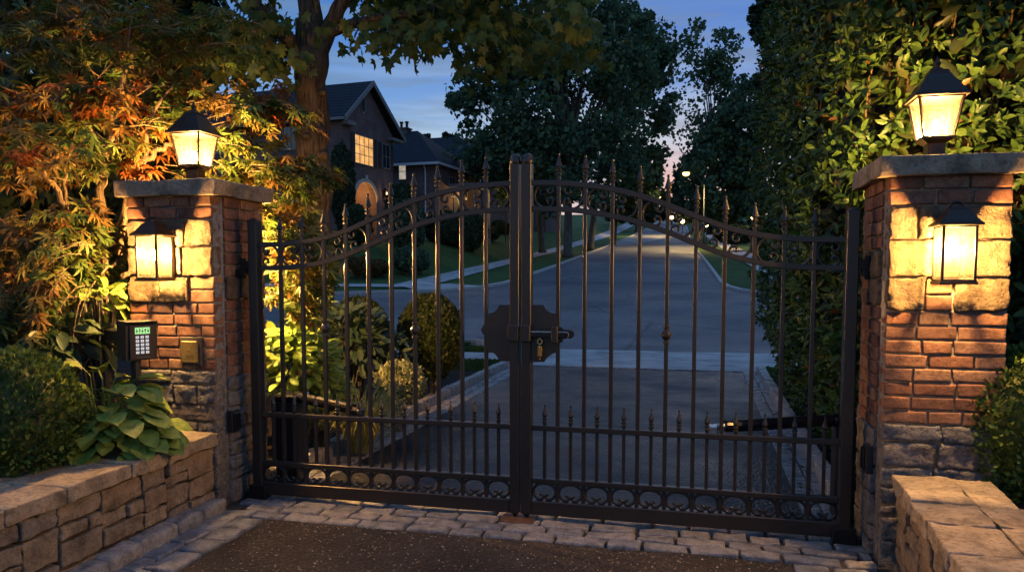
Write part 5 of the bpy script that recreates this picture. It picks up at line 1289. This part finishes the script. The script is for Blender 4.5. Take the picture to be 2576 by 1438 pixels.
# front part: wall facing the camera; y=0 plane front, side wall recedes
f2 = H2.front
xr, ze = f2(1095, 408); ze2 = f2(992, 403)[1]; xl = -13.
D = 9.
mb = MB(); mb.box(xl, xr, 0, D, 1.2, ze-.1); mb.build('wall', M['hbrick'], H2.t)
mb = MB(); e = .4; zt2 = f2(1000, 330)[1]+.75
A = (xl-e, -e, ze); B = (xr+e, -e, ze); C_ = (xr+e, D+e, ze); Dd = (xl-e, D+e, ze); R1 = (xr-3.4, 4.2, zt2); R2 = (xl+4.6, 4.2, zt2)
slab(mb, [A, B, R1, R2], .15); mb.build('roof', M['slate'], H2.t)
mb = MB(); slab(mb, [B, C_, R1], .15); slab(mb, [C_, Dd, R2, R1], .15); slab(mb, [Dd, A, R2], .15); mb.build('roof', M['slate'], H2.t)
mb = MB(); mb.box(xl-e, xr+e+.08, -e-.10, -e+.01, ze-.20, ze-.02); mb.box(xr+e-.01, xr+e+.08, -e+.01, D+e, ze-.20, ze-.02); mb.build('gutter', M['white_trim'], H2.t)
dxp = f2(1071, 440)[0]; mb = MB(); mb.tube([(dxp, -.38, ze-.15), (dxp, -.12, ze-.5), (dxp, -.08, ze-.8), (dxp, -.08, 1.6)], .055, 8); mb.build('downspout', M['white_trim'], H2.t)
a = f2(997, 452); b = f2(1021, 411); H2.window_front(a[0]+.25, b[0], a[1], b[1], M['lit_blind'], 1, 2, False)
a = f2(1030, 520); H2.window_front(a[0], a[0]+1.2, a[1]-1.6, a[1]-.1, M['window_dark'], 2, 2, False)
H2.window_side(2.6, 3.6, ze-2.2, ze-.8, M['window_dark'], 2, 2, False, x=xr); H2.window_side(5.4, 6.2, ze-2.2, ze-.8, M['window_dark'], 2, 2, False, x=xr)
mb = MB(); cx2, cz2 = f2(997, 328); cx2 = xr-4.6; mb.box(cx2-.45, cx2+.45, 3.8, 4.6, zt2-1.5, zt2+.15); mb.box(cx2-.52, cx2+.52, 3.73, 4.67, zt2+.15, zt2+.26); ch = mb.build('chimney', M['hbrick'], H2.t)
for k in (-.22, .26):
    mb = MB(); mb.lathe([(.13, 0), (.16, .05), (.11, .1), (.11, .38), (.17, .42), (.15, .52)], (cx2+k, 4.2, zt2+.26), 10); mb.build('chimney_pot', M['dark_metal'], ch)
# porch on the right side of house two
pxx = xr
ql = H2.side(1128, 505); pz = ql[1]
mb = MB(); mb.box(pxx, pxx+2.2, 2.4, 6., pz+.3, pz+.52); mb.box(pxx+2., pxx+2.14, 2.5, 2.64, 2., pz+.3); mb.box(pxx+2., pxx+2.14, 5.76, 5.9, 2., pz+.3); mb.build('porch', M['trim'], H2.t)
mb = MB(); mb.box(pxx+.01, pxx+.06, 3.3, 4.4, 3., pz-.2); mb.build('door', M['shutter'], H2.t)
lamp('porch_light', H2.c+H2.dx*(pxx+1.1)+H2.dy*4.+np.array([0, 0, pz]), 90, (1, .55, .2), .08)

# house three, further on
P3 = dep(1122, 560, 74.)
H3 = House('dim brick house with plain hip roof farthest along the street, half hidden by shade trees', (P3[0], P3[1], 0), R(4.))
f3 = H3.front; xr, ze = f3(1232, 420); xl = -11; D = 11
mb = MB(); mb.box(xl, xr, 0, D, 1.8, ze-.1); mb.build('wall', M['hbrick'], H3.t)
zt3 = f3(1085, 347)[1]+.9; e = .45
A = (xl-e, -e, ze); B = (xr+e, -e, ze); C_ = (xr+e, D+e, ze); Dd = (xl-e, D+e, ze); R1 = (xr-5., 5, zt3); R2 = (xl+3.2, 5, zt3)
mb = MB(); slab(mb, [A, B, R1, R2], .15); mb.build('roof', M['slate'], H3.t)
mb = MB(); slab(mb, [B, C_, R1], .15); slab(mb, [C_, Dd, R2, R1], .15); slab(mb, [Dd, A, R2], .15); mb.build('roof', M['slate'], H3.t)
mb = MB(); mb.box(xl-e, xr+e, -e-.1, -e+.01, ze-.2, ze-.02); mb.build('fascia', M['trim'], H3.t)
a = f3(1189, 458); b = f3(1212, 426); H3.window_front(a[0], b[0], a[1], b[1], plain('pale_blind', (.5, .52, .55), .5), 2, 2, False)
a = f3(1140, 520); H3.window_front(a[0], a[0]+1.2, a[1]-.6, a[1]+.6, M['lit_orange'], 2, 2, False)
a = f3(1225, 575); H3.window_front(a[0]-1., a[0], a[1]-.5, a[1]+.7, M['window_dark'], 2, 2, False)
mb = MB(); mb.box(xr-3.2, xr-.4, -1.6, 0, 6.6, 6.85)
for q in (xr-3.1, xr-.6): mb.box(q, q+.14, -1.5, -1.36, 2, 6.6)
mb.build('porch', M['trim'], H3.t)
# house across, one glowing window under the trees
P4 = dep(1250, 590, 92.)
H4 = House('dark house deep under the street trees with one small orange window', (P4[0], P4[1], 0), R(3.))
mb = MB(); mb.box(-3, 6, 0, 8, 3, 10.4); mb.build('wall', M['hbrick'], H4.t)
mb = MB(); slab(mb, [(-3.4, -.4, 10.3), (6.4, -.4, 10.3), (6.4, 4, 13.2), (-3.4, 4, 13.2)], .15); slab(mb, [(-3.4, 8.4, 10.3), (-3.4, 4, 13.2), (6.4, 4, 13.2), (6.4, 8.4, 10.3)], .15); mb.build('roof', M['slate'], H4.t)
a = H4.front(1258, 572); b = H4.front(1273, 558); H4.window_front(a[0], b[0], a[1], b[1], M['lit_orange'], 2, 2, False)

# ------------------------------------------------------------------ street lamps and garden lights
def down_light(loc, power, parent):             # cut-off head: throws its light down on the road
    sp = bpy.data.lights.new('street_light', 'SPOT'); sp.energy = power; sp.color = (1., .66, .24); sp.shadow_soft_size = .15; sp.spot_size = R(146); sp.spot_blend = .6
    o = bpy.data.objects.new('street_light', sp); COL.objects.link(o); o.parent = parent; o.location = np.array(loc)-ORG[parent.name]
def street_lamp(px, py_base, head_px, head_py, label, Zd, power):
    b = dep(px, py_base, Zd); gz = zt(b[0], b[1]); h = dep(head_px, head_py, Zd)
    t = thing('street_lamp', label, 'street lamp', (b[0], b[1], gz), 'street lamps along the right verge')
    top = h[2]-.35
    mb = MB(); mb.tube([(b[0], b[1], gz), (b[0], b[1], gz+1), (b[0], b[1], top-.8)], [.11, .09, .06], 10); mb.build('pole', M['steel_grey'], t, smooth=True)
    mb = MB(); q = [np.array([b[0], b[1], top-.85])]
    for k in range(1, 9):
        u = k/8; q.append(np.array([b[0]+(h[0]-b[0])*u, b[1], top-.85+(h[2]+.12-top+.85)*math.sin(u*math.pi/2)]))
    mb.tube(q, .04, 8); mb.build('arm', M['steel_grey'], t, smooth=True)
    mb = MB(); mb.lathe([(.02, .22), (.16, .18), (.26, .05), (.27, 0), (.2, 0)], (h[0], h[1], h[2]), 14); mb.build('lamp_head', M['steel_grey'], t, smooth=True)
    mb = MB(); mb.lathe([(.30, .0), (.33, -.08), (.27, -.22), (.14, -.30), (.01, -.32)], (h[0], h[1], h[2]), 14); mb.build('lamp_globe', emit('sodium_globe', (1., .60, .16), 3.2), t, smooth=True)
    down_light((h[0], h[1], h[2]-.38), power, t)
M['steel_grey'] = plain('galvanised_pole', (.018, .018, .017), .6, .2, 20, .2, .05)
street_lamp(1770, 613, 1726, 434, 'tall street lamp with curved arm and yellow light on the right verge, nearer the gate', 70., 3300)
street_lamp(1683, 585, 1658, 495, 'far street lamp, its yellow light showing beside the gate picket over the road', 118., 3000)
def post_light(px, py, Zd, label, s=.16):
    p = dep(px, py, Zd); gz = zt(p[0], p[1])
    t = thing('post_light', label, 'garden light', (p[0], p[1], gz), 'small lit garden lights down the street')
    mb = MB(); mb.tube([(p[0], p[1], gz), (p[0], p[1], max(gz+.4, p[2]-.2))], .05, 8); mb.build('post', M['dark_metal'], t)
    mb = MB(); mb.lathe([(.02, -s), (s*.8, -s*.6), (s, 0), (s*.8, s*.6), (.02, s)], tuple(p), 12); mb.build('globe', emit('globe_glow', (1, .62, .25), 6.), t, smooth=True)
    lamp('globe_light', tuple(p+np.array([0, 0, -s-.1])), 60, (1, .6, .22), .1, t)
post_light(1690, 547, 125, 'lone garden light globe above the far end of the road', .3)
post_light(1717, 557, 112, 'garden light globe on the right of the far road, lower of the two', .3)
post_light(1777, 566, 78, 'garden light globe on the right lawn behind the lamp pole', .2)
post_light(1893, 548, 62, 'garden light globe at the left edge of the laurel hedge', .12)
post_light(1272, 497, 66, 'tiny entrance light left of the centre gate posts', .09)

# ------------------------------------------------------------------ sky and light
w = bpy.data.worlds.new('World'); SC.world = w; w.use_nodes = True; nt = w.node_tree
bg = nt.nodes['Background']
tc = N(nt, 'ShaderNodeTexCoord'); sx = N(nt, 'ShaderNodeSeparateXYZ'); nt.links.new(tc.outputs['Generated'], sx.inputs[0])
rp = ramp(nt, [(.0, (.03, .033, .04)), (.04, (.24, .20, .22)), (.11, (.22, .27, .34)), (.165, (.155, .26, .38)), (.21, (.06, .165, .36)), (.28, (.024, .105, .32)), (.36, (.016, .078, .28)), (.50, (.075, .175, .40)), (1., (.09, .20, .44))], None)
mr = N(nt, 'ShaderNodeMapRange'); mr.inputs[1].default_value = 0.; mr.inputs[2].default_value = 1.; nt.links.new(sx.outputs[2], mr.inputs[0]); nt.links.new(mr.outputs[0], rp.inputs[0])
mp = N(nt, 'ShaderNodeMapping'); mp.inputs['Scale'].default_value = (1.3, 1.3, 13.); nt.links.new(tc.outputs['Generated'], mp.inputs[0])
cn = tex(nt, 2.6, 7, .55, vec=mp.outputs[0]); cn.inputs['Distortion'].default_value = .35
cf = ramp(nt, [(.42, (0, 0, 0)), (.60, (.8,)*3)], cn.outputs[0])
cc = ramp(nt, [(.0, (.22, .21, .23)), (.17, (.205, .285, .37)), (.28, (.04, .13, .32)), (.36, (.025, .095, .28)), (1, (.06, .11, .22))], mr.outputs[0])
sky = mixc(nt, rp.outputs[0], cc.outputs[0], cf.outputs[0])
cn2 = tex(nt, 4.1, 6, .55, vec=mp.outputs[0]); cf2 = ramp(nt, [(.48, (0, 0, 0)), (.62, (.6,)*3)], cn2.outputs[0])
sky = mixc(nt, sky, (.065, .125, .215), cf2.outputs[0])
# pink afterglow low over the end of the street
vd = N(nt, 'ShaderNodeVectorMath', operation='DOT_PRODUCT'); nt.links.new(tc.outputs['Generated'], vd.inputs[0])
az = R(-1.5); el = R(4.); vd.inputs[1].default_value = (math.sin(az)*math.cos(el), math.cos(az)*math.cos(el), math.sin(el))
pk = ramp(nt, [(.9955, (0, 0, 0)), (.9997, (.55,)*3)], vd.outputs['Value'])
sky = mixc(nt, sky, (.42, .20, .17), pk.outputs[0])
nsk = N(nt, 'ShaderNodeTexSky', sky_type='NISHITA'); nsk.sun_disc = False; nsk.sun_elevation = R(.5); nsk.sun_rotation = R(-2)
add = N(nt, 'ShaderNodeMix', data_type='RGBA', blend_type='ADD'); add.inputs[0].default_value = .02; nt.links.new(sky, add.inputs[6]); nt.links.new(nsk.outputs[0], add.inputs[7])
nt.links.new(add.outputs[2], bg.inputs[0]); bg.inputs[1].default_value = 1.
sd = bpy.data.lights.new('sun', 'SUN'); sd.energy = .12; sd.angle = R(40); sd.color = (.75, .82, 1.)
so = bpy.data.objects.new('sun', sd); COL.objects.link(so); so.rotation_euler = (R(-62), 0, R(-178)); so.rotation_euler = (R(60), 0, R(180))

SC.view_settings.view_transform = 'Standard'; SC.view_settings.look = 'None'; SC.view_settings.exposure = .9; SC.view_settings.gamma = 1
SC.render.engine = 'CYCLES'; cy_ = SC.cycles
cy_.use_denoising = True
try: cy_.denoiser = 'OPENIMAGEDENOISE'
except Exception: pass
cy_.max_bounces = 8; cy_.diffuse_bounces = 3; cy_.glossy_bounces = 3; cy_.transmission_bounces = 4; cy_.transparent_max_bounces = 12
cy_.sample_clamp_indirect = 3.; cy_.caustics_reflective = False; cy_.caustics_refractive = False
